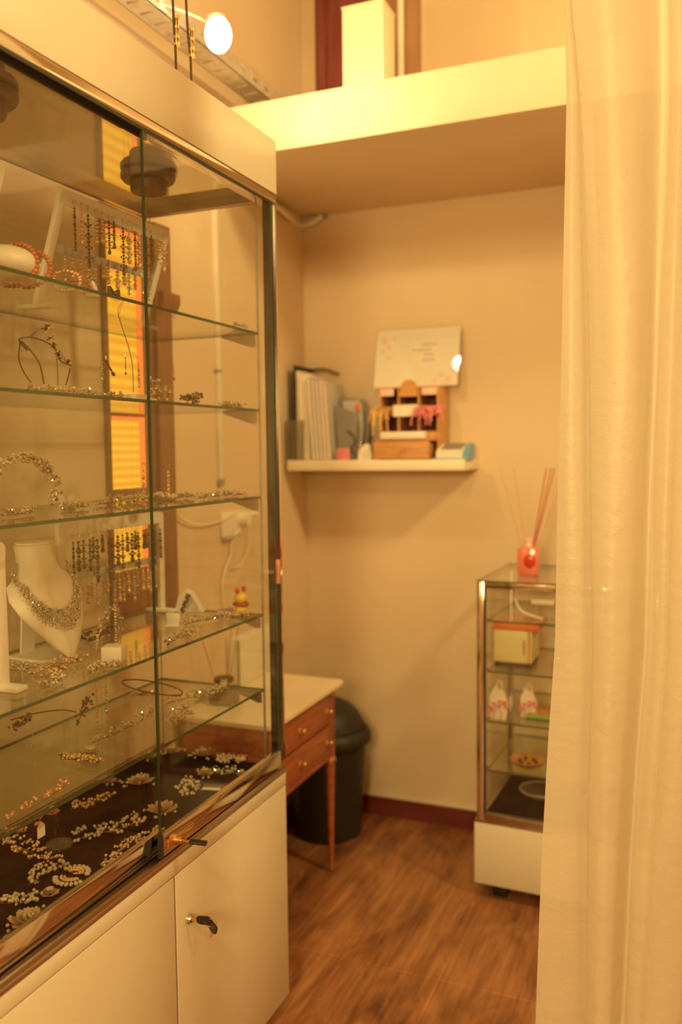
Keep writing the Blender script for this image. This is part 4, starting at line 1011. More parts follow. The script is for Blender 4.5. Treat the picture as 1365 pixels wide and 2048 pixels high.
bm = nb(); prism(bm, [(-0.010, -0.022), (0.010, -0.022), (0.010, 0.0), (0.0, 0.009), (-0.010, 0.0)], 0, -0.0006, 0.0006); obj('tag_card', bm, 'paper', t)
bm = nb(); tube(bm, [(0, 0, 0.006), (0.0, -0.004, 0.018), (0, -0.012, 0.026)], 0.0006, 5); leafm(bm, (0, -0.004, 0.012), (0.2, -1, -0.4), 0.016, 0.010, random); leafm(bm, (0, 0.0, 0.014), (0.2, -0.3, 1), 0.014, 0.008, random); obj('pendant', bm, 'rose', t)
t = thing('name_plate', 'tiny clear label lying on the velvet beside the bead ring', 'label', (-1.1550, 1.8952, 0.7215), 0.25)
bm = nb(); box(bm, (-0.03, -0.022, 0.0), (0.03, 0.022, 0.003)); obj('clear_plate', bm, 'acrylic', t)
bm = nb(); box(bm, (-0.026, -0.018, 0.003), (0.022, -0.004, 0.004)); obj('paper_strip', bm, 'paper', t)

# ---- lowest shelf
Z5, Z4, Z3, Z2, Z1 = 0.9375, 1.1495, 1.4775, 1.7155, 1.9235
G5 = 'jewellery on the lowest glass shelf'; G4 = 'jewellery on the fourth glass shelf'; G3 = 'jewellery on the third glass shelf'; G2 = 'jewellery on the second glass shelf'; G1 = 'jewellery on the topmost glass shelf'
sp = [
 ('crystal_comb', 'long crystal branch lying across the lowest shelf left of the dark door edge', (-1.2557, 1.5526, 0.9375), (-1.2641, 1.7780, 0.9375), 0.035, 'crystal', 41, G5),
 ('crystal_comb', 'crystal cluster on the lowest shelf right of the dark door edge, front one', (-1.1782, 1.7341, 0.9375), (-1.1988, 1.8559, 0.9375), 0.06, 'crystal', 42, G5),
 ('crystal_comb', 'crystal spray on the lowest shelf in front of the dark reed diffuser', (-1.2711, 1.8661, 0.9375), (-1.2089, 2.0076, 0.9375), 0.05, 'crystal', 43, G5),
 ('crystal_comb', 'small pearl comb at the right rear of the lowest shelf', (-1.2400, 1.9884, 0.9375), (-1.2200, 2.0811, 0.9375), 0.03, 'pearls', 44, G5),
 ('crystal_comb', 'little crystal row on the lowest shelf below the oval bangle', (-1.4092, 1.8978, 0.9375), (-1.3534, 1.9337, 0.9375), 0.02, 'crystal', 45, G5),
 ('bead_branch', 'wire stemmed sprig lying on the lowest shelf by the cream flower', (-1.2633, 1.4481, 0.9375), (-1.1644, 1.4539, 0.9375), 0.014, 'gold', 46, G5),
 ('rose_sprig', 'long thin rust and gold sprig at the left front of the lowest shelf', (-1.1330, 1.1509, 0.9375), (-1.1549, 1.3401, 0.9375), 0.022, 'rose', 47, G5),
 # fourth shelf
 ('crystal_comb', 'dense crystal heap at the left edge of the fourth shelf', (-1.3400, 1.3207, 1.1495), (-1.3114, 1.3959, 1.1495), 0.13, 'crystal', 51, G4),
 ('crystal_comb', 'rusty bead cluster in front of the bust on the fourth shelf', (-1.1951, 1.3249, 1.1495), (-1.2346, 1.4694, 1.1495), 0.07, 'gold', 52, G4),
 ('crystal_comb', 'straight crystal row near the front edge left of the bust foot', (-1.1510, 1.2617, 1.1495), (-1.1499, 1.3375, 1.1495), 0.022, 'crystal', 53, G4),
 ('crystal_comb', 'crystal row under the small white cube on the fourth shelf', (-1.1380, 1.3862, 1.1495), (-1.1273, 1.4628, 1.1495), 0.025, 'crystal', 54, G4),
 ('crystal_comb', 'dark crystal trim on the fourth shelf behind the white cube', (-1.3142, 1.6186, 1.1495), (-1.3672, 1.7666, 1.1495), 0.06, 'dark', 55, G4),
 ('crystal_comb', 'crystal comb just right of the dark door edge at the front of the fourth shelf', (-1.1312, 1.6569, 1.1495), (-1.1508, 1.8055, 1.1495), 0.03, 'crystal', 56, G4),
 ('crystal_comb', 'crystal comb in the middle right of the fourth shelf', (-1.2100, 1.8685, 1.1495), (-1.2000, 1.9832, 1.1495), 0.05, 'crystal', 57, G4),
 ('crystal_comb', 'pearl heap beside the toy figure on the fourth shelf', (-1.1900, 1.9794, 1.1495), (-1.1900, 2.0765, 1.1495), 0.05, 'pearls', 58, G4),
 ('crystal_comb', 'rosy crystal spray at the foot of the toy figure', (-1.1400, 1.9885, 1.1495), (-1.1400, 2.0434, 1.1495), 0.035, 'gold', 59, G4),
 # third shelf
 ('crystal_comb', 'crystal mound on the third shelf in front of the lit window', (-1.2855, 1.6257, 1.4775), (-1.3585, 1.8537, 1.4775), 0.10, 'crystal', 61, G3),
 ('crystal_comb', 'crystal comb on the third shelf touching the dark door edge', (-1.2332, 1.6744, 1.4775), (-1.2990, 1.8660, 1.4775), 0.08, 'crystal', 62, G3),
 ('crystal_comb', 'bead row at the front of the third shelf under the bead wreath', (-1.2365, 1.2746, 1.4775), (-1.2470, 1.3784, 1.4775), 0.03, 'crystal', 63, G3),
 ('crystal_comb', 'bead scatter right of the small white block on the third shelf', (-1.2513, 1.4659, 1.4775), (-1.2677, 1.5593, 1.4775), 0.03, 'crystal', 64, G3),
 ('crystal_comb', 'cream bead comb on the third shelf right of the dark door edge', (-1.2600, 1.8447, 1.4775), (-1.2500, 1.9647, 1.4775), 0.05, 'pearls', 65, G3),
 ('crystal_comb', 'sparkling crystal comb in the middle of the right half of the third shelf', (-1.1600, 1.8693, 1.4775), (-1.1900, 2.0512, 1.4775), 0.035, 'crystal', 66, G3),
]
for nm, lb, a, b, w_, st, sd, g_ in sp: spray(nm, lb, a, b, w_, st, sd, group=g_, nmul=1.5)
flower('flower_pin', 'cream flower on wire lying in the middle of the lowest shelf', (-1.2179, 1.4914, 0.9375), 0.026, 48, group=G5, pearls=False)
flower('flower_pin', 'pinkish flower standing at the right end of the third shelf', (-1.1700, 2.0655, 1.4775), 0.024, 67, group=G3, mat='pinkl')
flower('flower_pin', 'white puff flower on the third shelf beside the dark door edge', (-1.3105, 1.9096, 1.4775), 0.022, 68, group=G3, mat='satin', pearls=False)

def dfoot(label, p, h, r=0.018, rods=1):
    t = thing('acrylic_stand', label, 'display stand', p)
    bm = nb(); cyl(bm, (0, 0, 0), (0, 0, 0.005), r, n=32); obj('round_foot', bm, 'acrylic', t)
    bm = nb(); cyl(bm, (0, 0, 0.005), (0, 0, h), 0.0025, n=10); obj('stand_rods', bm, 'acrylic', t)
    return t
dfoot('clear round footed stand at the left of the lowest shelf', (-1.3966, 1.5103, 0.9375), 0.10, 0.024)
dfoot('clear round footed stand on the lowest shelf under the dark tiara', (-1.3248, 1.5337, 0.9375), 0.10, 0.030)

# bangles
def ring(name, label, cat, p, R, r, mat, rot, group=None, beads=0, sy=1.0):
    t = thing(name, label, cat, p, 0, group); t.rotation_euler = rot
    bm = nb(); tube(bm, [(R*math.cos(k*PI/20), R*sy*math.sin(k*PI/20), 0) for k in range(40)], r, 8, closed=True); obj('hoop', bm, mat, t)
    if beads:
        bm = nb()
        for k in range(beads):
            a = k*2*PI/beads; ball(bm, (R*math.cos(a), R*sy*math.sin(a), 0), r*2.2, 1)
        obj('beads', bm, 'crystal', t, smooth=False)
    return t
ring('oval_bangle', 'thin oval hoop headband propped above the lowest shelf at the dark door edge', 'headband', (-1.2200, 1.7316, 1.0271), 0.078, 0.0018, 'wired', (0.35, 0.30, 0.9), G5, sy=0.35)

# drop earrings
def earring(name, label, p, L_, mat, group, seed, hook=True, wide=1.0):
    rnd = random.Random(seed); t = thing(name, label, 'earring', p, rnd.uniform(-0.4, 0.4), group)
    bm = nb(); tube(bm, [(0.004, 0.0, -0.004), (0.002, 0, 0.003), (-0.003, 0, 0.002), (-0.002, 0, -0.006), (0, 0, -0.012)], 0.0006, 5); obj('hook', bm, 'wire', t)
    bm = nb(); z = -0.013; k = 0
    while z > -L_+0.014:
        r = rnd.uniform(0.0022, 0.0038)*wide
        ball(bm, (0, 0, z-r), r, 2); z -= 2*r+0.0006; k += 1
        if k % 3 == 0:
            for s in (-1, 1): ball(bm, (0, s*0.005*wide, z), 0.0022*wide, 1)
    obj('bead_chain', bm, mat, t)
    bm = nb(); ball(bm, (0, 0, z-0.006), 0.0045*wide, 2, (0.8, 0.8, 1.5)); obj('drop', bm, 'crystal' if mat == 'crystal' else mat, t)
    return t
def stand(label, y, zb, lean=0.0, X0=-1.335, h=0.268, ln=0.395):
    t = thing('earring_stand', label, 'display stand', (X0, y, zb)); t.rotation_euler = (0, lean, 0)
    hl = ln/2
    for s in (-1, 1):
        bm = nb(); box(bm, (-0.006, s*hl-0.011, 0.009), (0.006, s*hl+0.011, h-0.03), 0.002); obj('upright', bm, 'whitem', t)
        bm = nb(); box(bm, (-0.045, s*hl-0.016, 0), (0.045, s*hl+0.016, 0.010), 0.002); f_ = obj('foot', bm, 'whitem', t); f_.rotation_euler = (0, -lean, 0)
    bm = nb()
    pts = [(-hl-0.011, h-0.032), (hl+0.011, h-0.032), (hl+0.011, h-0.010), (hl+0.004, h-0.001), (hl-0.006, h), (-hl+0.006, h), (-hl-0.004, h-0.001), (-hl-0.011, h-0.010)]
    prism(bm, pts, 0, -0.006, 0.006); obj('top_bar', bm, 'whitem', t)
    bm = nb(); box(bm, (-0.004, -hl+0.008, h*0.50), (0.004, hl-0.008, h*0.50+0.018), 0.001); obj('middle_bar', bm, 'greyl', t)
    return t
sA = stand('white earring stand on the topmost shelf in front of the lit window', 1.745, Z1, 0.33, -1.375)
sB = stand('white earring stand on the fourth shelf in front of the lit window', 1.832, Z4, 0.0, -1.398, 0.285, 0.412)
sC = stand('white earring stand at the left edge of the topmost shelf', 1.165, Z1, 0.33, -1.375)
sD = stand('white earring stand at the left edge of the fourth shelf behind the bust', 1.115, Z4, 0.0, -1.222, 0.285, 0.27)
def hangrow(y0, y1, n, z, x, mats, lens, group, label, seed):
    rnd = random.Random(seed)
    protos = [earring('drop_earring', label, (x, y0, z), lens[i % len(lens)], mats[i % len(mats)], group, seed+i, wide=1.0+0.35*(i % 2)) for i in range(2)]
    for k in range(n):
        y = y0+(y1-y0)*k/(n-1)
        if k < 2: protos[k].location = (x, y, z); continue
        c = dup(protos[rnd.random() < 0.5], (x, y+rnd.uniform(-0.006, 0.006), z+rnd.uniform(-0.002, 0.001)), rnd.uniform(-0.8, 0.8)); q = rnd.uniform(0.6, 1.25); c.scale = (1.2, 1.2, q)
hangrow(1.575, 1.915, 15, Z1+0.232, -1.283, ['darkbead', 'pearl_gold'], [0.105, 0.085], 'earrings on the upper bar of the topmost stand', 'beaded drop earring hanging from the upper bar of the stand on the topmost shelf', 70)
hangrow(1.585, 1.905, 13, Z1+0.135, -1.322, ['crystal', 'pearl_gold'], [0.075, 0.06], 'earrings on the middle bar of the topmost stand', 'short drop earring hanging from the middle bar of the stand on the topmost shelf', 72)
hangrow(1.655, 2.015, 20, Z4+0.252, -1.384, ['darkbead', 'darkbead'], [0.10, 0.085], 'earrings on the upper bar of the fourth shelf stand', 'dark drop earring hanging from the upper bar of the stand on the fourth shelf', 74)
hangrow(1.665, 2.005, 17, Z4+0.138, -1.390, ['crystal', 'pearl_gold'], [0.070, 0.06], 'earrings on the middle bar of the fourth shelf stand', 'crystal drop earring hanging from the middle bar of the stand on the fourth shelf', 76)

# bust with a heavy crystal necklace
bx, by = -1.330, 1.490
t = thing('necklace_bust', 'white leatherette necklace bust leaning on its base on the fourth shelf', 'bust', (bx, by, Z4), -0.08)
prof = []   # rows of the bust surface: (z, half width, forward offset)
rowsb = [(0.250, 0.050, -0.040, 0.034), (0.238, 0.049, -0.038, 0.033), (0.212, 0.051, -0.030, 0.033), (0.190, 0.068, -0.020, 0.030), (0.168, 0.112, -0.010, 0.026),
         (0.140, 0.120, 0.006, 0.022), (0.108, 0.106, 0.026, 0.018), (0.072, 0.080, 0.050, 0.015), (0.035, 0.046, 0.072, 0.010), (0.008, 0.012, 0.086, 0.005)]
bm = nb(); rb = []
for z, hw, fx, dp in rowsb:
    r_ = []
    for k in range(25):
        a = -PI/2+PI*k/24
        r_.append(bm.verts.new((fx+dp*math.cos(a)*1.6, hw*math.sin(a), z)))
    for k in range(1, 24):
        a = PI/2-PI*k/24
        r_.append(bm.verts.new((fx-0.004+dp*math.cos(a)*(1.3 if z < 0.2 else -1.0), hw*0.95*math.sin(a), z)))
    rb.append(r_)
for a, b in zip(rb, rb[1:]):
    n = len(a)
    for k in range(n): bm.faces.new((a[k], a[(k+1)%n], b[(k+1)%n], b[k]))
bm.faces.new(rb[0]); bm.faces.new(list(reversed(rb[-1])))
obj('bust_body', bm, 'whitem', t, ang=60)
bm = nb(); lathe(bm, [(0.0, 0.0), (0.046, 0.0), (0.049, 0.003), (0.049, 0.006), (0.0, 0.008)], n=32, cap=False)
for v in bm.verts: v.co.x = v.co.x*0.85-0.030; v.co.z += 0.250; v.co.y *= 1.06
obj('neck_cap', bm, 'satin', t); t.scale = (0.85, 0.86, 1.0)
bm = nb(); prism(bm, [(-0.075, -0.060), (0.045, -0.060), (0.068, -0.030), (0.068, 0.030), (0.045, 0.060), (-0.075, 0.060)], 2, 0.0, 0.006); obj('bust_base', bm, 'whitem', t)
bm = nb(); prism(bm, [(-0.072, 0.006), (-0.066, 0.006), (-0.048, 0.20), (-0.054, 0.20)], 1, -0.022, 0.022); prism(bm, [(0.055, 0.006), (0.064, 0.006), (0.066, 0.012), (0.058, 0.012)], 1, -0.010, 0.010); obj('bust_prop', bm, 'whitem', t)
def bust_front(z, y):
    for (z0, h0, f0, d0), (z1, h1, f1, d1) in zip(rowsb, rowsb[1:]):
        if z1 <= z <= z0:
            u = (z0-z)/(z0-z1); hw = h0+(h1-h0)*u; fx = f0+(f1-f0)*u; dp = d0+(d1-d0)*u
            s = max(-0.98, min(0.98, y/hw)); return fx+dp*1.6*math.sqrt(1-s*s)
    return 0.0
nk = thing('crystal_necklace', 'broad crystal bib necklace worn by the white bust', 'necklace', (bx, by, Z4), -0.08); nk.scale = (0.87, 0.86, 1.0)
bp = nb(); bc = nb(); rnd = random.Random(91)
for row in range(7):
    for k in range(42):
        u = -1+2*k/41
        wd = 0.3+0.7*(1-abs(u)**1.6)
        y = 0.088*math.sin(u*PI/2)*(1.0+0.02*row)
        z = 0.196-0.095*math.cos(u*PI/2)**0.9*1.0-row*0.0066*wd+0.010
        if abs(y) > 0.105: continue
        x = bust_front(z, y)+0.004
        c = (x+rnd.uniform(0, 0.004), y+rnd.uniform(-0.002, 0.002), z+rnd.uniform(-0.002, 0.002))
        if rnd.random() < 0.5: crystal(bc, c, 0.0036, rnd)
        else: ball(bp, c, 0.0032, 1)
obj('beads', bp, 'pearl', nk); obj('crystals', bc, 'crystal', nk, smooth=False)

# cube with hoop tiara
t = thing('white_cube', 'small white display cube on the fourth shelf below the hoop tiara', 'display block', (-1.158, 1.505, Z4), 0.35)
pbox('cube_body', 'whitem', t, (-0.022, -0.022, 0), (0.022, 0.022, 0.036), 0.002)
pbox('cube_base', 'satin', t, (-0.021, -0.021, -0.0004), (0.021, 0.021, 0.0))
def tiara(name, label, p, R, H_, rz, mat, seed, group, n=36, lean=0.15):
    rnd = random.Random(seed); t = thing(name, label, 'tiara', p, rz, group)
    bm = nb(); arc = [(R*math.sin(a)*lean, R*math.cos(a), H_*math.sin(a)) for a in [PI*k/16 for k in range(17)]]
    tube(bm, arc, 0.0013, 6); obj('band', bm, 'wire' if mat != 'darkbead' else 'wired', t)
    bm = nb(); bc = nb()
    for k in range(n):
        a = PI*(0.12+0.76*k/(n-1)); q = 1.0+rnd.uniform(-0.02, 0.14)
        c = (R*math.sin(a)*lean+rnd.uniform(-0.004, 0.006), R*math.cos(a)*q, H_*math.sin(a)*q)
        if k % 2: crystal(bc, c, 0.0036, rnd)
        else: ball(bm, c, 0.0034, 2)
    obj('beads', bm, mat, t); obj('crystals', bc, 'crystal' if mat != 'darkbead' else 'darkbead', t, smooth=False)
    return t
tiara('hoop_tiara', 'crystal hoop tiara standing behind the small white cube on the fourth shelf', (-1.22, 1.565, Z4), 0.062, 0.098, 0.2, 'pearl', 93, G4, 44)
earring('drop_earring', 'long single crystal earring hanging over the white cube in front of the hoop tiara', (-1.19, 1.555, Z4+0.125), 0.105, 'crystal', None, 95)
t = thing('earring_tee', 'thin clear stand holding the long single earring', 'display stand', (-1.19, 1.562, Z4))
bm = nb(); cyl(bm, (0, 0, 0), (0, 0, 0.004), 0.018, n=24); obj('round_foot', bm, 'acrylic', t)
bm = nb(); cyl(bm, (0, 0, 0.004), (0, 0, 0.127), 0.0022, n=8); cyl(bm, (0, -0.014, 0.126), (0, 0.014, 0.126), 0.0016, n=8); obj('stand_rods', bm, 'acrylic', t)
tiara('dark_tiara', 'dark bead tiara lying on the fourth shelf right of the dark door edge', (-1.3000, 1.9741, 1.1495), 0.052, 0.055, 0.5, 'darkbead', 96, G4, 60, 0.5)
t = thing('white_cloth', 'pinkish white folded cloth behind the dark tiara on the fourth shelf', 'cloth', (-1.3300, 2.0713, 1.1495), 0.3)
bm = nb(); prism(bm, [(-0.035, 0.0), (0.045, 0.0), (0.036, 0.010), (0.012, 0.052), (-0.006, 0.060), (-0.024, 0.045)], 1, -0.02, 0.02); obj('cloth_folds', bm, 'satin', t)
t = thing('white_card_stand', 'white card block standing in front of the dark tiara', 'display block', (-1.2500, 1.8717, 1.1495), 0.2)
pbox('card_face', 'whitem', t, (-0.018, -0.006, 0.0), (0.018, 0.006, 0.034), 0.002)
pbox('card_foot', 'satin', t, (-0.020, -0.012, 0.0), (0.020, -0.006, 0.004))

# toy figure
t = thing('toy_figure', 'small yellow and green toy figure with red ears at the end of the fourth shelf', 'toy', (-1.150, 2.052, Z4))
bm = nb(); ball(bm, (0, 0, 0.018), 0.020, 3, (0.9, 1.1, 0.9)); obj('body', bm, 'yellow', t)
bm = nb(); ball(bm, (0, 0, 0.050), 0.019, 3, (0.9, 1.15, 0.85)); obj('head', bm, 'yellow', t)
for s in (-1, 1):
    bm = nb(); ball(bm, (0, s*0.018, 0.072), 0.008, 2, (0.8, 0.8, 1.1)); obj('ear', bm, 'red', t)
bm = nb(); tube(bm, [(0.020*math.cos(k*PI/8), 0.021*math.sin(k*PI/8), 0.034) for k in range(16)], 0.0035, 6, closed=True); obj('scarf', bm, 'red', t)
bm = nb(); ball(bm, (0.004, 0.004, 0.026), 0.017, 2, (0.9, 1.2, 0.45)); obj('vest', bm, 'green', t)
bm = nb()
for s in (-1, 1): ball(bm, (0.012, s*0.009-0.008, 0.006), 0.007, 2)
obj('feet', bm, 'darkbrown', t)

# ---- third shelf: big wreath, white block, hanging earrings
t = thing('bead_wreath', 'large round crystal and pearl wreath standing at the left of the third shelf', 'tiara', (-1.23, 1.330, Z3), 0.1)
bp = nb(); bc = nb(); bw_ = nb(); rnd = random.Random(101)
for k in range(250):
    a = math.radians(rnd.uniform(-25, 205)); q = rnd.uniform(0.84, 1.06)
    c = (rnd.uniform(-0.010, 0.010), 0.112*q*math.cos(a), 0.046+0.074*q*math.sin(a))
    if c[2] < 0.004: continue
    if rnd.random() < 0.45: crystal(bc, c, 0.0042, rnd)
    else: ball(bp, c, 0.0040, 1)
tube(bw_, [(0, 0.108*math.cos(a), 0.046+0.070*math.sin(a)) for a in [math.radians(-30+k*15) for k in range(17)]], 0.0015, 6)
obj('beads', bp, 'pearl', t); obj('crystals', bc, 'crystal', t, smooth=False); obj('wire', bw_, 'wire', t)
t = thing('white_block', 'small white card block right of the large bead wreath', 'display block', (-1.2746, 1.5078, 1.4775), 0.3)
pbox('block_body', 'whitem', t, (-0.014, -0.014, 0), (0.014, 0.014, 0.032), 0.001); pbox('block_base', 'satin', t, (-0.015, -0.015, -0.0003), (0.015, 0.015, 0.0))
def tee(label, p, h, cname='earring_tee', bar=0.014):
    t = thing(cname, label, 'display stand', p)
    bm = nb(); cyl(bm, (0, 0, 0), (0, 0, 0.004), 0.018, n=24); obj('round_foot', bm, 'acrylic', t)
    bm = nb(); cyl(bm, (0, 0, 0.004), (0, 0, h), 0.0022, n=8); cyl(bm, (0, -bar, h), (0, bar, h), 0.0016, n=8); obj('stand_rods', bm, 'acrylic', t)
tee('thin clear tee stand on the third shelf at the dark door edge', (-1.25, 1.77, Z3), 0.095)
earring('drop_earring', 'pale earring hanging just left of the dark door edge over the third shelf', (-1.25, 1.758, Z3+0.094), 0.08, 'crystal', G3, 103)
tee('thin clear tee stand on the third shelf right of the dark door edge', (-1.25, 1.865, Z3), 0.09)
earring('drop_earring', 'rosy drop earring hanging in front of the window frame over the third shelf', (-1.25, 1.865, Z3+0.089), 0.082, 'pearl_gold', G3, 104, wide=1.3)

# ---- second shelf
t = thing('twig_tiara', 'gilt twig tiara with crystal blossoms standing at the left of the second shelf', 'tiara', (-1.21, 1.33, Z2))
bw_ = nb(); bc = nb(); bp = nb(); rnd = random.Random(110)
B0 = Vector((-1.21, 1.33, Z2))
def rel(p): return Vector(p)-B0
main = [rel((-1.2400, 1.3664, 1.8070)), rel((-1.2200, 1.3223, 1.8205)), rel((-1.2000, 1.3304, 1.8260)), rel((-1.1800, 1.3517, 1.8177)), rel((-1.1800, 1.3795, 1.8050)), rel((-1.2000, 1.4166, 1.7878)), rel((-1.2200, 1.4708, 1.7854))]
tube(bw_, main, 0.0017, 6)
tube(bw_, [rel((-1.2000, 1.3304, 1.8260)), rel((-1.2000, 1.3560, 1.8426)), rel((-1.1900, 1.3689, 1.8484))], 0.0014, 6)
tube(bw_, [rel((-1.2200, 1.3276, 1.8192)), rel((-1.2000, 1.3318, 1.7993)), rel((-1.1900, 1.3440, 1.7730)), rel((-1.1900, 1.3533, 1.7367))], 0.0017, 6)
tube(bw_, [rel((-1.2200, 1.3248, 1.8170)), rel((-1.2400, 1.3420, 1.7869)), rel((-1.2500, 1.3653, 1.7628)), rel((-1.2500, 1.3840, 1.7442))], 0.0013, 6)
tube(bw_, [rel((-1.1800, 1.3795, 1.8050)), rel((-1.1800, 1.3819, 1.7659)), rel((-1.1800, 1.3818, 1.7363))], 0.0013, 6)
tube(bw_, [rel((-1.2200, 1.4708, 1.7854)), rel((-1.2200, 1.4601, 1.7585)), rel((-1.2200, 1.4531, 1.7425))], 0.0013, 6)
obj('twigs', bw_, 'wired', t)
bl_ = nb()
for px_ in ((-1.1900, 1.3688, 1.8475), (-1.1800, 1.3663, 1.8271), (-1.1800, 1.3741, 1.8123), (-1.1900, 1.3967, 1.7994), (-1.2000, 1.4169, 1.7939), (-1.2100, 1.4496, 1.7872)):
    c = rel(px_)
    for k in range(6): leafm(bl_, c, (rnd.uniform(-1, 1), rnd.uniform(-1, 1), rnd.uniform(-1, 1)), 0.009, 0.006, rnd)
    crystal(bc, c+Vector((0.006, 0, 0)), 0.0045, rnd)
    for k in range(3): ball(bp, c+Vector((rnd.uniform(-0.008, 0.008), rnd.uniform(-0.010, 0.010), rnd.uniform(-0.010, 0.010))), 0.0024, 1)
obj('blossoms', bl_, 'darkbead', t); obj('crystals', bc, 'crystal', t, smooth=False); obj('beads', bp, 'pearl', t)
spray('crystal_comb', 'long low bead row along the left of the second shelf under the twig tiara', (-1.19, 1.30, Z2), (-1.19, 1.60, Z2), 0.05, 'crystal', 112, group=G2, nmul=2.2)
t = thing('necklace_wire', 'dark wire loop necklace hanging in front of the upper lit window pane', 'necklace', (-1.2400, 1.6813, 1.9540))
B1 = Vector((-1.2400, 1.6813, 1.9540))
bm = nb(); tube(bm, [Vector(p)-B1 for p in ((-1.2400, 1.6830, 1.9509), (-1.2400, 1.6633, 1.9285), (-1.2400, 1.6748, 1.8959), (-1.2400, 1.6975, 1.8524), (-1.2400, 1.7128, 1.8072), (-1.2400, 1.7137, 1.7426))], 0.0012, 6); obj('wire', bm, 'grey', t)
bm = nb(); tube(bm, [Vector(p)-B1 for p in ((-1.2400, 1.6830, 1.9509), (-1.2400, 1.6852, 1.9569), (-1.2400, 1.6907, 1.9520))], 0.0012, 6); obj('hook', bm, 'grey', t)
def drop2(label, a, b, r0, r1, mat, group=G2):
    a = Vector(a); b = Vector(b); t = thing('pendant_drop', label, 'earring', a, 0, group)
    bm = nb(); d = b-a; cyl(bm, (0, 0, 0), d*0.65, r0*0.5, r0, 10); ball(bm, d*0.85, r1, 2, (1, 1, 1.6), d.to_track_quat('Z', 'Y').to_euler()); obj('drop', bm, mat, t)
    bm = nb(); ball(bm, (0, 0, 0), r0*1.4, 1); obj('stud', bm, mat, t)
    bm = nb(); cyl(bm, (0, 0, 0), (0, 0, 0.012), 0.0006, n=6); obj('hook', bm, 'wire', t)
drop2('dark slanting drop pendant in front of the second lit window pane', (-1.2400, 1.6138, 1.8076), (-1.2400, 1.6431, 1.7762), 0.0026, 0.0042, 'wired')
drop2('thin dark drop earring in front of the second lit window pane', (-1.2400, 1.6864, 1.8212), (-1.2400, 1.6863, 1.7794), 0.0014, 0.0024, 'wired')
drop2('earring with a small amber tip hanging right of the brown window frame', (-1.2400, 1.8865, 1.8248), (-1.2400, 1.8892, 1.7819), 0.0014, 0.0034, 'amber')
earring('drop_earring', 'crystal earring hanging left of the second lit window pane', (-1.2400, 1.5987, 1.8240), 0.065, 'crystal', G2, 114)
earring('drop_earring', 'rosy earring hanging right of the second lit window pane', (-1.2400, 1.7374, 1.8272), 0.070, 'pearl_gold', G2, 115)
t = thing('cream_block', 'cream card block on the second shelf in front of the lit window', 'display block', (-1.20, 1.665, Z2))
pbox('block_body', 'whitem', t, (-0.02, -0.024, 0), (0.02, 0.024, 0.018), 0.001); pbox('block_base', 'satin', t, (-0.019, -0.023, -0.0003), (0.019, 0.023, 0))
t = thing('pink_pad', 'small pink pad on the second shelf left of the dark door edge', 'pad', (-1.20, 1.725, Z2))
bm = nb(); ball(bm, (0, 0, 0.007), 0.018, 3, (0.9, 1.0, 0.4)); obj('pad_top', bm, 'pinkl', t)
bm = nb(); cyl(bm, (0, 0, 0), (0, 0, 0.002), 0.013, n=18); obj('pad_base', bm, 'satin', t)
spray('crystal_comb', 'tall crystal spray on the second shelf right of the dark door edge', (-1.26, 1.80, Z2), (-1.24, 1.855, Z2), 0.05, 'gold', 116, group=G2, arch=0.03)
spray('crystal_comb', 'upright bead spray on the second shelf in front of the brown window frame', (-1.2200, 1.7634, 1.7688), (-1.2200, 1.8145, 1.7293), 0.03, 'crystal', 117, group=G2)
spray('crystal_comb', 'brown crystal heap on the second shelf right of the window frame', (-1.20, 1.855, Z2), (-1.20, 1.95, Z2), 0.06, 'dark', 118, group=G2, arch=0.018)
spray('crystal_comb', 'sparkling pale crystal comb at the right end of the second shelf', (-1.17, 2.00, Z2), (-1.15, 2.075, Z2), 0.05, 'crystal', 119, group=G2, nmul=1.5)

# ---- topmost shelf
t = thing('bracelet_cushion', 'small white satin cushion carrying amber bracelets on the topmost shelf', 'cushion', (-1.20, 1.285, Z1), 0.0)
bm = nb(); ball(bm, (0, 0, 0.034), 0.062, 4, (0.75, 1.05, 0.52)); obj('cushion_body', bm, 'satin', t, ang=180)
bm = nb(); tube(bm, [(0.045*math.cos(k*PI/12), 0.063*math.sin(k*PI/12), 0.033) for k in range(24)], 0.0014, 6, closed=True); obj('piping', bm, 'satin', t)
def bracelet(label, p, R, mat, seed, rot, n=26, sq=1.0):
    rnd = random.Random(seed); t = thing('bead_bracelet', label, 'bracelet', p, 0, G1); t.rotation_euler = rot
    bm = nb()
    for k in range(n):
        a = k*2*PI/n; ball(bm, (R*math.cos(a), R*sq*math.sin(a), rnd.uniform(-0.002, 0.002)), R*PI/n*rnd.uniform(0.95, 1.15), 2)
    obj('beads', bm, mat, t)
    bm = nb(); tube(bm, [(R*math.cos(k*PI/12), R*sq*math.sin(k*PI/12), 0) for k in range(24)], 0.0008, 5, closed=True); obj('cord', bm, 'wire', t)
bracelet('amber bead bracelet slipped over the white cushion, left one', (-1.20, 1.298, Z1+0.033), 0.046, 'amber', 121, (PI/2-0.2, 0.1, 0.15), 30, 0.9)
bracelet('amber bead bracelet slipped over the white cushion, right one', (-1.19, 1.325, Z1+0.030), 0.041, 'amber', 122, (PI/2-0.3, 0.2, 0.25), 28, 0.9)
bracelet('golden brown bead bracelet lying right of the white cushion', (-1.17, 1.405, Z1+0.020), 0.030, 'pearl_gold', 123, (1.0, 0.4, 0.1), 22, 0.8)
bracelet('smaller brown bead bracelet beside the white cone', (-1.17, 1.445, Z1+0.016), 0.024, 'amber', 124, (0.8, 0.3, 0.6), 20, 0.8)
t = thing('ring_cone', 'small white ring cone on the topmost shelf', 'display cone', (-1.17, 1.487, Z1))
bm = nb(); lathe(bm, [(0.014, 0), (0.012, 0.012), (0.004, 0.032), (0.001, 0.035)], n=20); obj('cone_body', bm, 'satin', t)
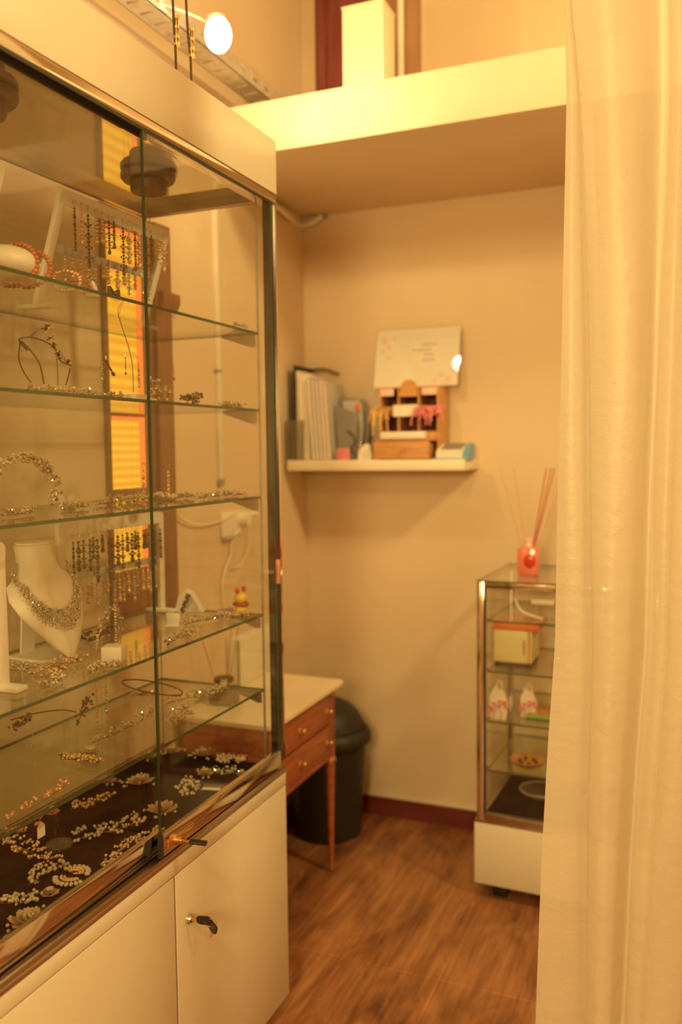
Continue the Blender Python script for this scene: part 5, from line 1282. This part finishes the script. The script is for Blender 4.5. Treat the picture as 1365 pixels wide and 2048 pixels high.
bm = nb(); cyl(bm, (0, 0, 0), (0, 0, 0.002), 0.016, n=20); obj('cone_base', bm, 'whitem', t)
t = thing('dark_bow', 'dark brown bow brooch on the topmost shelf near the white cone', 'brooch', (-1.15, 1.530, Z1), 0.2)
bm = nb()
for s in (-1, 1): prism(bm, [(0, 0.014), (s*0.022, 0.026), (s*0.024, 0.002)][::s], 0, -0.004, 0.004)
prism(bm, [(-0.004, 0.014), (-0.014, 0.0), (-0.004, 0.001), (0.0, 0.008), (0.004, 0.001), (0.012, 0.0), (0.004, 0.014)], 0, -0.003, 0.003)
obj('bow_loops', bm, 'wired', t)
bm = nb(); ball(bm, (0.004, 0, 0.014), 0.005, 2); obj('bow_knot', bm, 'darkbead', t)
t = thing('crystal_brooch', 'bright clear crystal brooch at the right end of the topmost shelf', 'brooch', (-1.135, 2.055, Z1), 0.0)
bm = nb(); rnd = random.Random(131)
for k in range(16): crystal(bm, (rnd.uniform(-0.006, 0.006), -0.028+0.0035*k, 0.008+rnd.uniform(0, 0.008)), 0.006, rnd)
obj('crystals', bm, 'crystal', t, smooth=False)
bm = nb(); box(bm, (-0.012, -0.034, 0.0), (0.012, 0.034, 0.006), 0.002); obj('setting', bm, 'satin', t)

# dark headband and its jewelled sprays hanging below the fourth shelf
t = thing('dark_tiara', 'dark twig headband with beaded ends resting on clear stands on the lowest shelf', 'tiara', (-1.22, 1.40, Z5))
B2 = Vector((-1.22, 1.40, Z5)); bw_ = nb(); bp = nb(); bl_ = nb(); rnd = random.Random(141)
tube(bw_, [Vector(p)-B2 for p in ((-1.2200, 1.2628, 1.0862), (-1.2200, 1.3003, 1.0831), (-1.2200, 1.3493, 1.0769), (-1.2200, 1.4083, 1.0641), (-1.2200, 1.4500, 1.0477))], 0.0014, 6)
for a, b in (((-1.2200, 1.4486, 1.0197), (-1.2200, 1.4971, 1.0698)), ((-1.2200, 1.2699, 1.0692), (-1.2200, 1.3112, 1.0799))):
    a = Vector(a)-B2; b = Vector(b)-B2
    tube(bw_, [a, (a+b)/2+Vector((0, 0.004, 0)), b], 0.0012, 6)
    for k in range(30):
        c = a+(b-a)*rnd.random()+Vector((rnd.uniform(-0.006, 0.006), rnd.uniform(-0.010, 0.010), rnd.uniform(-0.006, 0.006)))
        if k % 3: ball(bp, c, 0.0032, 1)
        else: leafm(bl_, c, (rnd.uniform(-1, 1), rnd.uniform(-1, 1), rnd.uniform(-1, 1)), 0.012, 0.007, rnd)
obj('twigs', bw_, 'wired', t); obj('beads', bp, 'darkbead', t); obj('petals', bl_, 'darkbead', t)
tee('thin clear tee stand on the lowest shelf holding two long earrings', (-1.3193, 1.6611, 0.9375), 0.115, bar=0.022)
q = (-1.3193, 1.6611, 0.9375)
earring('drop_earring', 'long gilt earring on the lowest shelf tee stand, left one', (q[0], q[1]-0.018, q[2]+0.114), 0.095, 'pearl_gold', G5, 143)
earring('drop_earring', 'long pale earring on the lowest shelf tee stand, right one', (q[0], q[1]+0.018, q[2]+0.114), 0.085, 'crystal', G5, 144)
